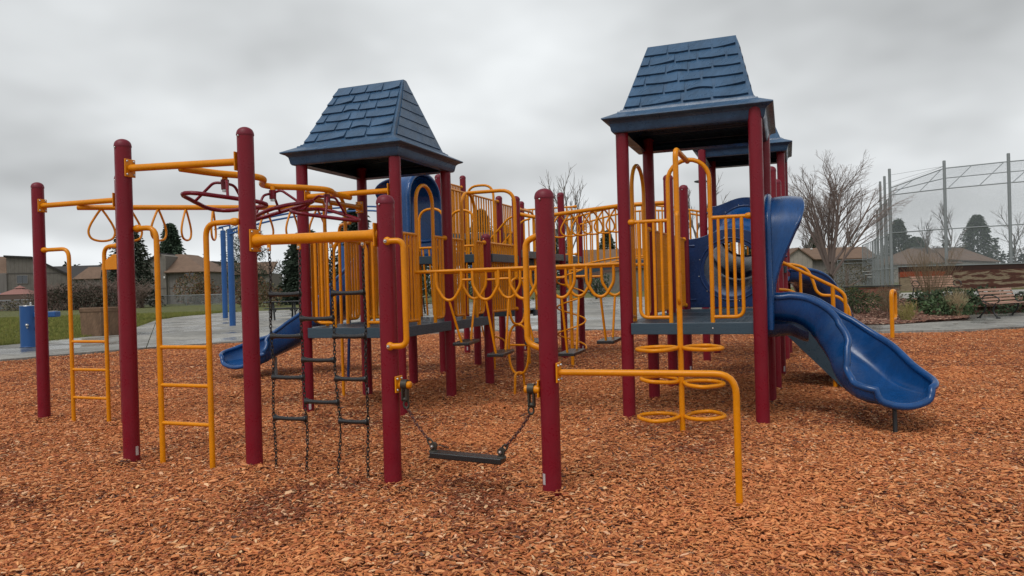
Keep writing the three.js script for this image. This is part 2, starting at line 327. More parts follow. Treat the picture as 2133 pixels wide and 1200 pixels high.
{
  const plaza = [...kerb.slice(0, 20), [24, -25.0], [17.4, -24.3], [14.6, -23.6], [13.5, -22.4], [13.0, -21.0], [10.4, -19.9], [8.6, -20.3], [7.4, -22.5], [7.6, -30], [9.5, -45], [12, -66], [4.2, -70], [-8, -60], [-16.5, -55], [-20.6, -52], [-20.2, -44], [-18.9, -38.7], [-17.0, -33.5], [-15.0, -29.0], [-14.3, -26.6], [-14.9, -24.6], [-15.0, -22], [-16.4, -18.8], [-19, -14.0]];
  const grp = new THREE.Group(); grp.name = 'concrete_plaza'; grp.userData.kind = 'structure'; scene.add(grp);
  const d1 = [0.425, 0.905], d2 = [0.905, -0.425], S = 4.2;
  const slabMats = [0.88, 0.8, 0.74].map(k => { const m = M.concrete.clone(); m.color = lin(k, k, k); return m; });
  for (let i = -26; i < 4; i++) for (let j = -3; j < 15; j++) {
    let p = plaza; const g = 0.012;
    p = clipHalf(p, d1[0], d1[1], (i + 1) * S - 1.1 - g); p = clipHalf(p, -d1[0], -d1[1], -(i * S - 1.1) - g);
    p = clipHalf(p, d2[0], d2[1], (j + 1) * S - 0.5 - g); p = clipHalf(p, -d2[0], -d2[1], -(j * S - 0.5) - g);
    if (p.length < 3) continue; let A = 0; for (let k = 0; k < p.length; k++) { const a = p[k], b = p[(k + 1) % p.length]; A += a[0] * b[1] - b[0] * a[1]; } if (Math.abs(A) < 0.5) continue;
    const m = new THREE.Mesh(planUV(prism(p, -0.12, 0.055 + rr(-0.003, 0.003)), 7.3), slabMats[Math.floor(rnd() * 3)]); m.name = 'slab'; m.castShadow = m.receiveShadow = true; grp.add(m);
  }
  const under = structure('subsoil', flat([[-30, 16], [34, 16], [34, -80], [-30, -80]], -0.2), new THREE.MeshStandardMaterial({ color: lin(0.04, 0.03, 0.022), roughness: 1 }));
}
// thin grass blades where the lawn meets the paving
{
  const g0 = []; for (let k = 0; k < 5; k++) { const a = k * 1.3, h = 0.045 + 0.02 * (k % 3), w = 0.006, x = Math.cos(a) * 0.02, z = Math.sin(a) * 0.02, lx = Math.cos(a * 1.7) * 0.02, lz = Math.sin(a * 1.7) * 0.02; const g = new THREE.BufferGeometry(); g.setAttribute('position', new THREE.Float32BufferAttribute([x - w, 0, z, x + w, 0, z, x + lx, h, z + lz], 3)); g.computeVertexNormals(); g0.push(g); }
  const geo = mergeGeometries(g0), N = 60000, im = new THREE.InstancedMesh(geo, new THREE.MeshStandardMaterial({ color: 0xffffff, roughness: 0.9, side: THREE.DoubleSide }), N);
  im.name = 'lawn_grass'; setData(im, 'short wet grass blades of the lawn behind the concrete path', 'grass', null, 'stuff');
  const m4 = new THREE.Matrix4(), q = new THREE.Quaternion(), c = new THREE.Color(), edge = [[-14.9, -24.6], [-15.0, -22], [-16.4, -18.8], [-14.3, -26.6], [-15.0, -29.0], [-17.0, -33.5], [-18.9, -38.7]];
  for (let i = 0; i < N; i++) {
    const z = -18.5 - Math.pow(rnd(), 1.5) * 36; let ex = z > -22 ? mix(-15.0, -16.6, clamp((z + 22) / 3.5)) : z > -26.6 ? mix(-15.0, -14.3, clamp((-22 - z) / 4.6)) : z > -38.7 ? mix(-14.3, -18.9, (-26.6 - z) / 12.1) : -20.4;
    const x = ex - Math.pow(rnd(), 1.8) * 24; q.setFromAxisAngle(V3(0, 1, 0), rnd() * 6.28); const s = rr(0.8, 1.7) * (z < -34 ? 1.4 : 1);
    m4.compose(V3(x, 0.028, z), q, V3(s, s * rr(0.7, 1.3), s)); im.setMatrixAt(i, m4); const t = rnd(), b = rr(0.75, 1.2); c.setRGB(mix(0.13, 0.25, t) * b, mix(0.165, 0.23, t) * b, mix(0.028, 0.06, t) * b); im.setColorAt(i, c);
  }
  im.receiveShadow = true; scene.add(im);
}

// ---------------------------------------------------------------- play structure: shared pieces
const RP = 0.065;                                   // post radius
const rivetGeo = new THREE.SphereGeometry(0.008, 8, 6);
const boltGeo = (() => { const g = merge([new THREE.CylinderGeometry(0.017, 0.017, 0.005, 14).rotateX(Math.PI / 2), new THREE.SphereGeometry(0.011, 10, 6, 0, 6.3, 0, 1.57).rotateX(Math.PI / 2).translate(0, 0, 0.002)]); return g; })();
function post(parent, a, b, h, o = {}) {
  const g = sweep([P(a, b, -0.35), P(a, b, 0.2), P(a, b, h * 0.5), P(a, b, o.flat ? h : h - 0.062)], RP, 22, false, true);
  const p = part(parent, 'post', g, M.maroon);
  if (!o.flat) {
    const pts = [[RP + 0.0035, -0.068], [RP + 0.0035, -0.058], [RP + 0.002, -0.05]]; for (let k = 1; k <= 8; k++) { const t = k / 8 * Math.PI / 2; pts.push([Math.cos(t) * (RP + 0.001), -0.05 + Math.sin(t) * 0.05]); }
    const c = new THREE.LatheGeometry(pts.map(q => new THREE.Vector2(Math.max(q[0], 0.0001), q[1])), 22).translate(a, h, -b);
    part(p, 'cap', c, M.maroonCap);
    shared(p, 'rivet', rivetGeo, M.bolt, P(a - 0.012, b - 0.068, h - 0.078));
  }
  if (o.sticker !== undefined) {
    const t0 = o.sticker, gg = new THREE.CylinderGeometry(RP + 0.0015, RP + 0.0015, 0.075, 8, 1, true, t0, 0.42).translate(a, 0.09 + (o.sy || 0), -b);
    part(p, 'sticker', gg, M.sticker);
  }
  return p;
}
const collarGeo = (() => { const pts = []; for (let k = 0; k <= 10; k++) { const t = k / 10 * Math.PI; pts.push(new THREE.Vector2(Math.max(0.0005, 0.032 * Math.pow(Math.sin(t), 0.55)), -0.042 * Math.cos(t))); } return new THREE.LatheGeometry(pts, 14).rotateZ(Math.PI / 2); })();
function collar(parent, at, dirA, dirB) { return shared(parent, 'collar', collarGeo, M.yellow, at, [0, Math.atan2(dirB, dirA), 0]); }
// flange plate with four bolts on a post, facing along (da, db)
function flange(parent, a, b, y, da, db, h = 0.15, w = 0.11) {
  const th = Math.atan2(db, da), g = new RoundedBoxGeometry(0.012, h, w, 2, 0.005).rotateY(th).translate(a + da * (RP + 0.004), y, -(b + db * (RP + 0.004)));
  const f = part(parent, 'flange', g, M.yellow);
  for (const sy of [-1, 1]) for (const s of [-1, 1]) { const q = P(a + da * (RP + 0.011) - db * s * (w / 2 - 0.02), b + db * (RP + 0.011) + da * s * (w / 2 - 0.02), y + sy * (h / 2 - 0.02)); shared(f, 'bolt', rivetGeo, M.bolt, q, null, [1.3, 1.3, 1.3]); }
  return f;
}
// vertical rungs between two rails, seen on every guard panel
function bar(parent, name, A, y0, y1, r = 0.0155) { return part(parent, name, sweep([P(A[0], A[1], y0), P(A[0], A[1], y1)], r, 8), M.yellow); }
// guard on one face of a platform: line A->B, y = deck height; opening with a hoop when hoop is set
function guard(parent, A, B, y, o = {}) {
  const L = Math.hypot(B[0] - A[0], B[1] - A[1]), da = (B[0] - A[0]) / L, db = (B[1] - A[1]) / L, at = s => [A[0] + da * s, A[1] + db * s], q = (s, h) => { const p = at(s); return P(p[0], p[1], y + h); };
  const top = o.top || 1.03, bot = 0.055;
  if (o.hoop) {
    const [h0, h1] = o.hoop, R = (h1 - h0) / 2, hp = [q(h0, -0.06), q(h0, o.hoopTop - R)]; for (let k = 1; k < 12; k++) { const t = k / 12 * Math.PI; hp.push(q(h0 + R - Math.cos(t) * R, o.hoopTop - R + Math.sin(t) * R)); } hp.push(q(h1, o.hoopTop - R), q(h1, -0.06));
    part(parent, 'hoop', sweep(hp, 0.022, 10), M.yellow);
    for (const [s0, s1, post0] of [[RP, h0, true], [L - RP, h1, false]]) {
      if (Math.abs(s1 - s0) < 0.12) continue;
      const sg = Math.sign(s1 - s0), w = Math.abs(s1 - s0), out = s0 + sg * Math.min(0.085, w * 0.3);
      part(parent, 'top_rail', sweep([q(s0, top), q(s1, top)], 0.019, 10), M.yellow); collar(parent, q(s0 + sg * 0.012, top), da, db);
      const fr = part(parent, 'panel_frame', tube([q(out, top), q(out, bot), q(s1, bot)], 0.0185, 0.085, 9), M.yellow);
      const n = Math.max(1, Math.round(w / 0.095) - 1); for (let k = 1; k <= n; k++) { const s = mix(out, s1, k / (n + 1)); bar(parent, 'guard_bar', at(s), y + bot, y + top); }
      shared(parent, 'bolt', boltGeo, M.bolt, q(s1, -0.055).add(V3(o.face === 'b' ? 0 : 0.03, 0, o.face === 'b' ? 0.03 : 0)), [0, o.face === 'b' ? 0 : Math.PI / 2, 0]);
    }
    return;
  }
  const n = o.n ? Math.round(o.n * 1.2) : Math.round(L / 0.088) - 1;
  part(parent, 'top_rail', sweep([q(RP, top), q(L - RP, top)], 0.019, 10), M.yellow);
  part(parent, 'bottom_rail', sweep([q(RP, bot), q(L - RP, bot)], 0.0185, 9), M.yellow);
  collar(parent, q(RP + 0.012, top), da, db); collar(parent, q(L - RP - 0.012, top), da, db); collar(parent, q(RP + 0.012, bot), da, db); collar(parent, q(L - RP - 0.012, bot), da, db);
  for (let k = 1; k <= n; k++) bar(parent, 'guard_bar', at(RP + (L - 2 * RP) * k / (n + 1)), y + bot, y + top);
}
// pierced steel deck: rim frame and a floor of ribs with slots between them
function deck(parent, a0, a1, b0, b1, y, name = 'deck') {
  const e = 0.045, w = a1 - a0, d = b1 - b0, ca = (a0 + a1) / 2, cb = (b0 + b1) / 2, H = 0.115, ed = RP - 0.012;
  const fr = [box(w - 2 * RP + 0.02, H, e, ca, y - H / 2, -b0 + ed - e / 2, 0.006), box(w - 2 * RP + 0.02, H, e, ca, y - H / 2, -b1 - ed + e / 2, 0.006), box(e, H, d - 2 * RP + 0.02, a0 - ed + e / 2, y - H / 2, -cb, 0.006), box(e, H, d - 2 * RP + 0.02, a1 + ed - e / 2, y - H / 2, -cb, 0.006)];
  const f = part(parent, name, merge(fr), M.deck);
  const ribs = [], x0 = a0 - ed + e, x1 = a1 + ed - e, z0 = b0 - ed + e, z1 = b1 + ed - e, W = x1 - x0, D = z1 - z0, th = 0.012;
  const solid = 0.11; // plain margins
  ribs.push(box(W, th, solid, (x0 + x1) / 2, y - th / 2 - 0.002, -(z0 + solid / 2)), box(W, th, solid, (x0 + x1) / 2, y - th / 2 - 0.002, -(z1 - solid / 2)));
  const nR = Math.floor((D - 2 * solid) / 0.05), pitch = (D - 2 * solid) / nR;
  for (let i = 0; i < nR; i++) {
    const zc = z0 + solid + (i + 0.5) * pitch; ribs.push(box(W, th, pitch * 0.46, (x0 + x1) / 2, y - th / 2 - 0.002, -zc));
    const nC = Math.floor(W / 0.095), cp = W / nC; for (let k = 0; k <= nC; k++) { const xc = x0 + (k + (i % 2 ? 0.5 : 0)) * cp; const ww = k % 6 === 0 ? 0.06 : 0.022; if (xc + ww / 2 < x1 && xc - ww / 2 > x0) ribs.push(box(ww, th, pitch * 0.54, xc, y - th / 2 - 0.0025, -(zc + pitch * 0.5))); }
  }
  part(f, 'deck_floor', merge(ribs), M.deck);
  return f;
}
// moulded roof: eave moulding, hipped ends, rows of separate shingles on the two long faces
function roof(parent, a0, a1, b0, b1, yLip, yRidge, ridge, detail = true) {
  const prof = [[-0.03, -0.125], [0.055, -0.14], [0.075, -0.135], [0.088, -0.118], [0.094, -0.085], [0.102, -0.05], [0.125, -0.028], [0.162, -0.014], [0.172, -0.004], [0.17, 0.006], [0.155, 0.013], [0.035, 0.072], [0.03, 0.086], [0.008, 0.09], [0.004, 0.104], [-0.016, 0.108]];
  const ca = (a0 + a1) / 2, cb = (b0 + b1) / 2, ha = (a1 - a0) / 2, hb = (b1 - b0) / 2;
  const pos = [], idx = []; const cr = [[-1, -1], [1, -1], [1, 1], [-1, 1]];
  const quad = (p, q, r, s) => { const k = pos.length / 3; for (const v of [p, q, r, s]) pos.push(v.x, v.y, v.z); idx.push(k, k + 1, k + 2, k, k + 2, k + 3); };
  const pt = (c, [o, h]) => P(ca + c[0] * (ha + o), cb + c[1] * (hb + o), yLip + h);
  for (let s = 0; s < 4; s++) { const c = cr[s], d = cr[(s + 1) % 4]; for (let i = 0; i < prof.length - 1; i++) quad(pt(c, prof[i]), pt(d, prof[i]), pt(d, prof[i + 1]), pt(c, prof[i + 1])); }
  const last = prof[prof.length - 1], r0 = P(ridge[0], cb - 0.035, yRidge), r1 = P(ridge[1], cb - 0.035, yRidge), r2 = P(ridge[1], cb + 0.035, yRidge), r3 = P(ridge[0], cb + 0.035, yRidge);
  const E = cr.map(c => pt(c, last));
  quad(E[0], E[1], r1, r0); quad(E[2], E[3], r3, r2); quad(E[3], E[0], r0, r3); quad(E[1], E[2], r2, r1); quad(r0, r1, r2, r3);
  const g = new THREE.BufferGeometry(); g.setAttribute('position', new THREE.Float32BufferAttribute(pos, 3)); g.setIndex(idx);
  const gn = toCreasedNormals(g.toNonIndexed(), 0.55); const p3 = gn.attributes.position, uv = new Float32Array(p3.count * 2); for (let i = 0; i < p3.count; i++) { uv[i * 2] = p3.getX(i) + p3.getZ(i) * 0.6; uv[i * 2 + 1] = p3.getY(i) + p3.getZ(i) * 0.3; } gn.setAttribute('uv', new THREE.BufferAttribute(uv, 2));
  const rf = part(parent, 'roof', gn, M.roof);
  if (!detail) return rf;
  // one shingle: wedge on face (bottom-left bl, bottom-right br, top-left tl, top-right tr), lower edge bowed
  const shingle = (bl, br, tr, tl, n, bow, t) => {
    const N = 8, ps = [], ix = []; for (let i = 0; i <= N; i++) {
      const u = i / N, k = bow === 0 ? 0 : bow === 3 ? (u * u) * 0.42 : bow > 0 ? bow * 4 * u * (1 - u) : (-bow) * (1 - 4 * u * (1 - u));
      const lo = bl.clone().lerp(br, u), hi = tl.clone().lerp(tr, u), L = hi.clone().sub(lo), low = lo.clone().addScaledVector(L, clamp(k * 0.33, 0, 0.3));
      const a = low.clone(), b = low.clone().addScaledVector(n, t * (bow === 3 ? 0.6 + 0.7 * u : 1)), c = hi.clone().addScaledVector(n, 0.003);
      ps.push(a, b, b.clone(), c);
    }
    for (let i = 0; i < N; i++) { const k = i * 4; ix.push(k, k + 4, k + 1, k + 4, k + 5, k + 1, k + 2, k + 6, k + 3, k + 6, k + 7, k + 3); }
    const e = ps.length; ps.push(ps[0].clone(), ps[1].clone(), ps[3].clone(), ps[N * 4].clone(), ps[N * 4 + 1].clone(), ps[N * 4 + 3].clone()); ix.push(e, e + 1, e + 2, e + 3, e + 5, e + 4);
    const gg = new THREE.BufferGeometry(); gg.setAttribute('position', new THREE.Float32BufferAttribute(ps.flatMap(v => [v.x, v.y, v.z]), 3)); gg.setAttribute('uv', new THREE.Float32BufferAttribute(ps.flatMap(v => [v.x + v.z * 0.6, v.y + v.z * 0.3]), 2)); gg.setIndex(ix); gg.computeVertexNormals(); return gg;
  };
  const rowsCut = [[0.14, 0.47, 0.70], [0.31, 0.49, 0.72], [0.12, 0.42, 0.62, 0.86].slice(0, 3), [0.29, 0.50, 0.72], [0.10, 0.36, 0.58, 0.86], [0.26, 0.49, 0.73]];
  const bows = [[0, 3, 0, -0.22], [0, 0, 0.5, 3], [0, -0.24, 0, -0.2, 0], [0, 0.45, 0, -0.22], [0, 3, 0, -0.22, 0], [0, -0.15, 0, 3]];
  for (const side of [0, 1]) {
    const b0l = side ? E[2] : E[0], b0r = side ? E[3] : E[1], tl = side ? r2 : r0, tr = side ? r3 : r1;
    const n = b0r.clone().sub(b0l).cross(tl.clone().sub(b0l)).normalize(); if (n.y < 0) n.negate();
    const f = (s, t) => b0l.clone().lerp(b0r, s).lerp(tl.clone().lerp(tr, s), t);
    const NR = 6; for (let r = 0; r < NR; r++) {
      const t0 = 0.02 + r / NR * 0.965, t1 = 0.02 + (r + 1) / NR * 0.965, cuts = [0.012, ...rowsCut[r], 0.972];
      for (let k = 0; k < cuts.length - 1; k++) { const g0 = k ? 0.009 : 0, g1 = k < cuts.length - 2 ? 0.009 : 0; part(rf, 'shingle', shingle(f(cuts[k] + g0, t0), f(cuts[k + 1] - g1, t0), f(cuts[k + 1] - g1 * 2.2, t1), f(cuts[k] + g0 * 2.2, t1), n, bows[r][k % bows[r].length], 0.022), M.roof); }
    }
  }
  for (const side of [0, 1]) {   // lapped boards on the hipped ends
    const bl = side ? E[1] : E[3], br = side ? E[2] : E[0], tl = side ? r1 : r3, tr = side ? r2 : r0, n = br.clone().sub(bl).cross(tl.clone().sub(bl)).normalize(); if (n.y < 0) n.negate();
    const f = (s, t) => bl.clone().lerp(br, s).lerp(tl.clone().lerp(tr, s), t), NR = 6;
    for (let r = 0; r < NR; r++) part(rf, 'lapped_board', shingle(f(0.05 + r * 0.012, 0.03 + r / NR * 0.93), f(0.95 - r * 0.012, 0.03 + r / NR * 0.93), f(0.95 - r * 0.012, 0.03 + (r + 1) / NR * 0.93), f(0.05 + r * 0.012, 0.03 + (r + 1) / NR * 0.93), n, 0, 0.012), M.roof);
  }
  return rf;
}
const linkGeo = new THREE.TorusGeometry(0.0105, 0.0038, 5, 9).scale(1, 1.75, 1);
function chain(pts, pitch = 0.029, scale = 1) {
  const curve = new THREE.CatmullRomCurve3(pts), L = curve.getLength(), n = Math.max(2, Math.round(L / (pitch * scale))), out = [], q = new THREE.Quaternion(), tw = new THREE.Quaternion(), m = new THREE.Matrix4();
  for (let i = 0; i < n; i++) { const u = (i + 0.5) / n, p = curve.getPointAt(u), t = curve.getTangentAt(u); q.setFromUnitVectors(V3(0, 1, 0), t); tw.setFromAxisAngle(V3(0, 1, 0), (i % 2 ? 0.4 : 1.97)); q.multiply(tw); m.compose(p, q, V3(scale, scale, scale)); out.push(linkGeo.clone().applyMatrix4(m)); }
  return merge(out);
}
// drop shaped hand loop hanging from a beam; lies in the plane of unit vector (ua, ub)
const dropPts = (W, H) => { const o = []; for (const [x, y] of [[0.02, 0], [0.16, -0.16], [0.40, -0.48], [0.5, -0.72], [0.40, -0.93], [0.14, -1], [-0.14, -1], [-0.40, -0.93], [-0.5, -0.72], [-0.40, -0.48], [-0.16, -0.16], [-0.02, 0]]) o.push([x * W, y * H]); return o; };
function dropLoop(parent, a, b, y, ua, ub, W = 0.28, H = 0.35, r = 0.0125) {
  const pts = dropPts(W, H).map(([s, h]) => P(a + ua * s, b + ub * s, y + h)); return part(parent, 'hand_loop', sweep(fillet(pts, 0.06, false, 4), r, 8), M.yellow);
}

// ---------------------------------------------------------------- front row: climbers in the foreground
const FB = -2.77;
function ladderRails(parent, a0, a1, b, yTop, rail0, rail1, rungs, pr = RP) {
  part(parent, 'ladder_rail', tube([P(a0 + pr, b, yTop), P(rail0, b, yTop), P(rail0, b, -0.25)], 0.0225, 0.11, 10), M.yellow); collar(parent, P(a0 + pr + 0.02, b, yTop), 1, 0);
  part(parent, 'ladder_rail', tube([P(a1 - pr, b, yTop), P(rail1, b, yTop), P(rail1, b, -0.25)], 0.0225, 0.11, 10), M.yellow); collar(parent, P(a1 - pr - 0.02, b, yTop), -1, 0);
  for (const y of rungs) part(parent, 'rung', sweep([P(rail0, b, y), P(rail1, b, y)], 0.0165, 9), M.yellow);
}
{ // far left: overhead ladder with drop shaped hand loops
  const t = thing('overhead_loop_ladder', 'yellow overhead beam with hanging drop shaped hand loops on two maroon posts at far left', 'monkey bars', -5.9, -1.45);
  const A1 = -6.50, A2 = -5.22, b = -1.45;
  post(t, A1, b, 2.74); post(t, A2, b, 2.74);
  part(t, 'crossbar', sweep([P(A1 + RP, b, 2.465), P(A2 - RP, b, 2.455)], 0.03, 12), M.yellow); flange(t, A1, b, 2.465, 1, 0); flange(t, A2, b, 2.455, -1, 0);
  ladderRails(t, A1, A2, b, 1.955, -6.035, -5.50, [0.905, 0.59, 0.275]);
  const E0 = [-5.88, -1.45], E1 = [-3.62, 0.16], L = Math.hypot(E1[0] - E0[0], E1[1] - E0[1]), ua = (E1[0] - E0[0]) / L, ub = (E1[1] - E0[1]) / L;
  part(t, 'overhead_beam', sweep([P(E0[0], E0[1], 2.41), P(E0[0] + ua * L / 2, E0[1] + ub * L / 2, 2.41), P(E1[0], E1[1], 2.41)], 0.03, 12), M.yellow);
  [1.03, 1.35, 1.74, 1.95, 2.13, 2.17, 1.63, 1.66, 1.38].forEach((th, k) => { const s = 0.24 + k * 0.295; dropLoop(t, E0[0] + ua * s, E0[1] + ub * s, 2.39, Math.cos(th), Math.sin(th), 0.28, 0.36); });   // each loop swivels freely
  // shaped yellow plate on the inner post
  const sh = new THREE.Shape([[0, 0], [0, 0.16], [-0.08, 0.16], [-0.24, 0.07], [-0.25, 0]].map(p => new THREE.Vector2(...p)));
  part(t, 'gusset_plate', new THREE.ExtrudeGeometry(sh, { depth: 0.012, bevelEnabled: true, bevelSize: 0.003, bevelThickness: 0.003, bevelSegments: 1 }).translate(A2 - RP, 1.70, -b - 0.006), M.yellow);
}
{ // second frame: serpentine overhead beam with three spinning wheels
  const t = thing('overhead_wheel_climber', 'serpentine yellow beam with three maroon spinning wheels between two tall posts and the roofed tower', 'overhead climber', -3.03, -2.8);
  const A1 = -3.62, B1 = -2.85, A2 = -2.44, B2 = -2.75;
  post(t, A1, B1, 2.715, { sticker: 1.3, sy: 0.02 }); post(t, A2, B2, 2.715);
  part(t, 'crossbar', sweep([P(A1 + RP, B1, 2.465), P(A2 - RP, B2, 2.445)], 0.03, 12), M.yellow); flange(t, A1, B1, 2.465, 1, 0.05); flange(t, A2, B2, 2.445, -1, 0);
  ladderRails(t, A1, A2, -2.80, 1.965, -3.335, -2.815, [0.97, 0.656, 0.342]);
  const path = [[-3.06, -2.80], [-3.0, -2.45], [-2.86, -2.12], [-2.90, -1.98], [-3.13, -1.70], [-3.13, -1.55], [-2.98, -1.38], [-2.84, -1.12], [-2.86, -0.98], [-2.97, -0.72], [-3.0, -0.40]];
  const cv = new THREE.CatmullRomCurve3(path.map(([a, b]) => P(a, b, 2.432)), false, 'centripetal');
  part(t, 'overhead_beam', sweep(cv.getPoints(70), 0.03, 12), M.yellow);
  const wheel = (a, b, tilt, turn) => {
    const w = part(t, 'spinning_wheel', new THREE.CylinderGeometry(0.035, 0.032, 0.085, 14).translate(a, 2.345, -b), M.maroonDark);
    part(w, 'swivel', merge([new THREE.CylinderGeometry(0.022, 0.026, 0.04, 12).translate(a, 2.405, -b)]), M.yellow);
    part(w, 'swivel_nut', new THREE.CylinderGeometry(0.024, 0.024, 0.02, 6).translate(a, 2.292, -b), M.bolt);
    const mtx = new THREE.Matrix4().makeTranslation(a, 2.36, -b).multiply(new THREE.Matrix4().makeRotationFromEuler(new THREE.Euler(tilt[0], turn, tilt[1], 'XZY')));
    const ring = []; for (let k = 0; k < 42; k++) { const th = k / 42 * Math.PI * 2, r = 0.30 + 0.06 * Math.cos(3 * th) + 0.012 * Math.cos(6 * th); ring.push(V3(Math.cos(th) * r, -0.175, Math.sin(th) * r)); }
    part(w, 'wheel_rim', sweep(ring, 0.0185, 10, true).applyMatrix4(mtx), M.maroonDark);
    for (let k = 0; k < 3; k++) { const th = Math.PI / 3 + k * 2 * Math.PI / 3, c = Math.cos(th), s = Math.sin(th); part(w, 'spoke', tube([V3(c * 0.03, 0.0, s * 0.03), V3(c * 0.10, 0.0, s * 0.10), V3(c * 0.25, -0.175, s * 0.25)], 0.0125, 0.05, 9).applyMatrix4(mtx), M.maroonDark); }
  };
  wheel(-3.0, -2.36, [-0.13, -0.02], 0.35); wheel(-3.10, -1.60, [0.20, 0.22], 1.15); wheel(-2.85, -1.06, [0.10, -0.24], 0.1);
}
{ // chain ladder under its beam
  const t = thing('chain_ladder', 'black chain ladder with staggered rungs hanging from a thick yellow beam', 'chain ladder', -1.8, FB);
  const A1 = -2.44, A2 = -1.18;
  post(t, A2, FB, 2.09);
  part(t, 'beam', sweep([P(A1 + RP, -2.75, 1.81), P(A1 + RP + 0.03, -2.75, 1.81), P(A1 + RP + 0.09, -2.75, 1.811), P(-1.8, FB, 1.803), P(A2 - RP - 0.09, FB, 1.797), P(A2 - RP - 0.03, FB, 1.797), P(A2 - RP, FB, 1.797)], u => u < 0.2 || u > 0.8 ? 0.052 : 0.041, 16), M.yellow);
  flange(t, A1, -2.75, 1.81, 1, 0, 0.175, 0.13); flange(t, A2, FB, 1.797, -1, 0, 0.175, 0.13);
  const cx = [-2.225, -1.945, -1.655, -1.378], bend = [0.0, 0.012, -0.005, -0.01];
  const ca = (i, y) => { const low = smooth(0.5, 0.0, y); return cx[i] + [0.004, 0.022, 0.03, -0.004][i] * smooth(1.0, 0.4, y) + [0.0, -0.012, -0.024, -0.004][i] * smooth(0.25, 0, y); };
  for (let i = 0; i < 4; i++) {
    const tab = new RoundedBoxGeometry(0.034, 0.07, 0.014, 2, 0.006).translate(cx[i], 1.755, -FB); const tb = part(t, 'hanger_tab', tab, M.yellow); shared(tb, 'bolt', boltGeo, M.bolt, P(cx[i], FB - 0.008, 1.738), null, [0.7, 0.7, 0.7]);
    const pts = []; for (let k = 0; k <= 12; k++) { const y = mix(1.725, -0.03, k / 12); pts.push(P(ca(i, y), FB + 0.008 * Math.sin(k * 1.3 + i), y)); }
    part(t, 'chain', chain(pts), M.chain);
  }
  const rung = (i, y) => { const a0 = ca(i, y) + 0.004, a1 = ca(i + 1, y) - 0.004, pts = []; for (let k = 0; k <= 14; k++) { const u = k / 14; pts.push(P(mix(a0, a1, u), FB, y - 0.004 * Math.sin(u * Math.PI))); } part(t, 'rung', sweep(pts, u => 0.0155 + 0.013 * Math.pow(Math.abs(2 * u - 1), 6), 10), M.rubber); };
  for (const y of [1.382, 1.057, 0.738, 0.42]) { rung(0, y); rung(2, y - 0.002); }
  for (const y of [1.19, 0.875, 0.557]) rung(1, y);
  // hand hold on the short post
  part(t, 'hand_hold', tube([P(A2 + 0.045, FB - 0.055, 1.745), P(A2 + 0.155, FB - 0.03, 1.745), P(A2 + 0.16, FB - 0.03, 0.985), P(A2 + 0.045, FB - 0.055, 0.985)], 0.022, 0.10, 12), M.yellow);
  for (const y of [1.745, 0.985]) { part(t, 'hand_hold_foot', new THREE.SphereGeometry(0.031, 14, 10).scale(1, 1, 0.75).translate(A2 + 0.04, y, -(FB - 0.056)), M.yellow); shared(t, 'bolt', boltGeo, M.bolt, P(A2 + 0.036, FB - 0.081, y), null, [0.75, 0.75, 0.75]); }
}
{ // free post with hand hold
  const t = thing('hand_hold_post', 'short maroon post with yellow hand hold before the right hand tower', 'post', 0.03, -2.74);
  const a = 0.03, b = -2.74; post(t, a, b, 2.05, { sticker: -0.85, sy: 0.0 });
  part(t, 'hand_hold', tube([P(a - 0.06, b + 0.02, 1.735), P(a - 0.15, b + 0.02, 1.70), P(a - 0.155, b + 0.02, 1.0), P(a - 0.06, b + 0.02, 0.965)], 0.022, 0.12, 12), M.yellow);
}
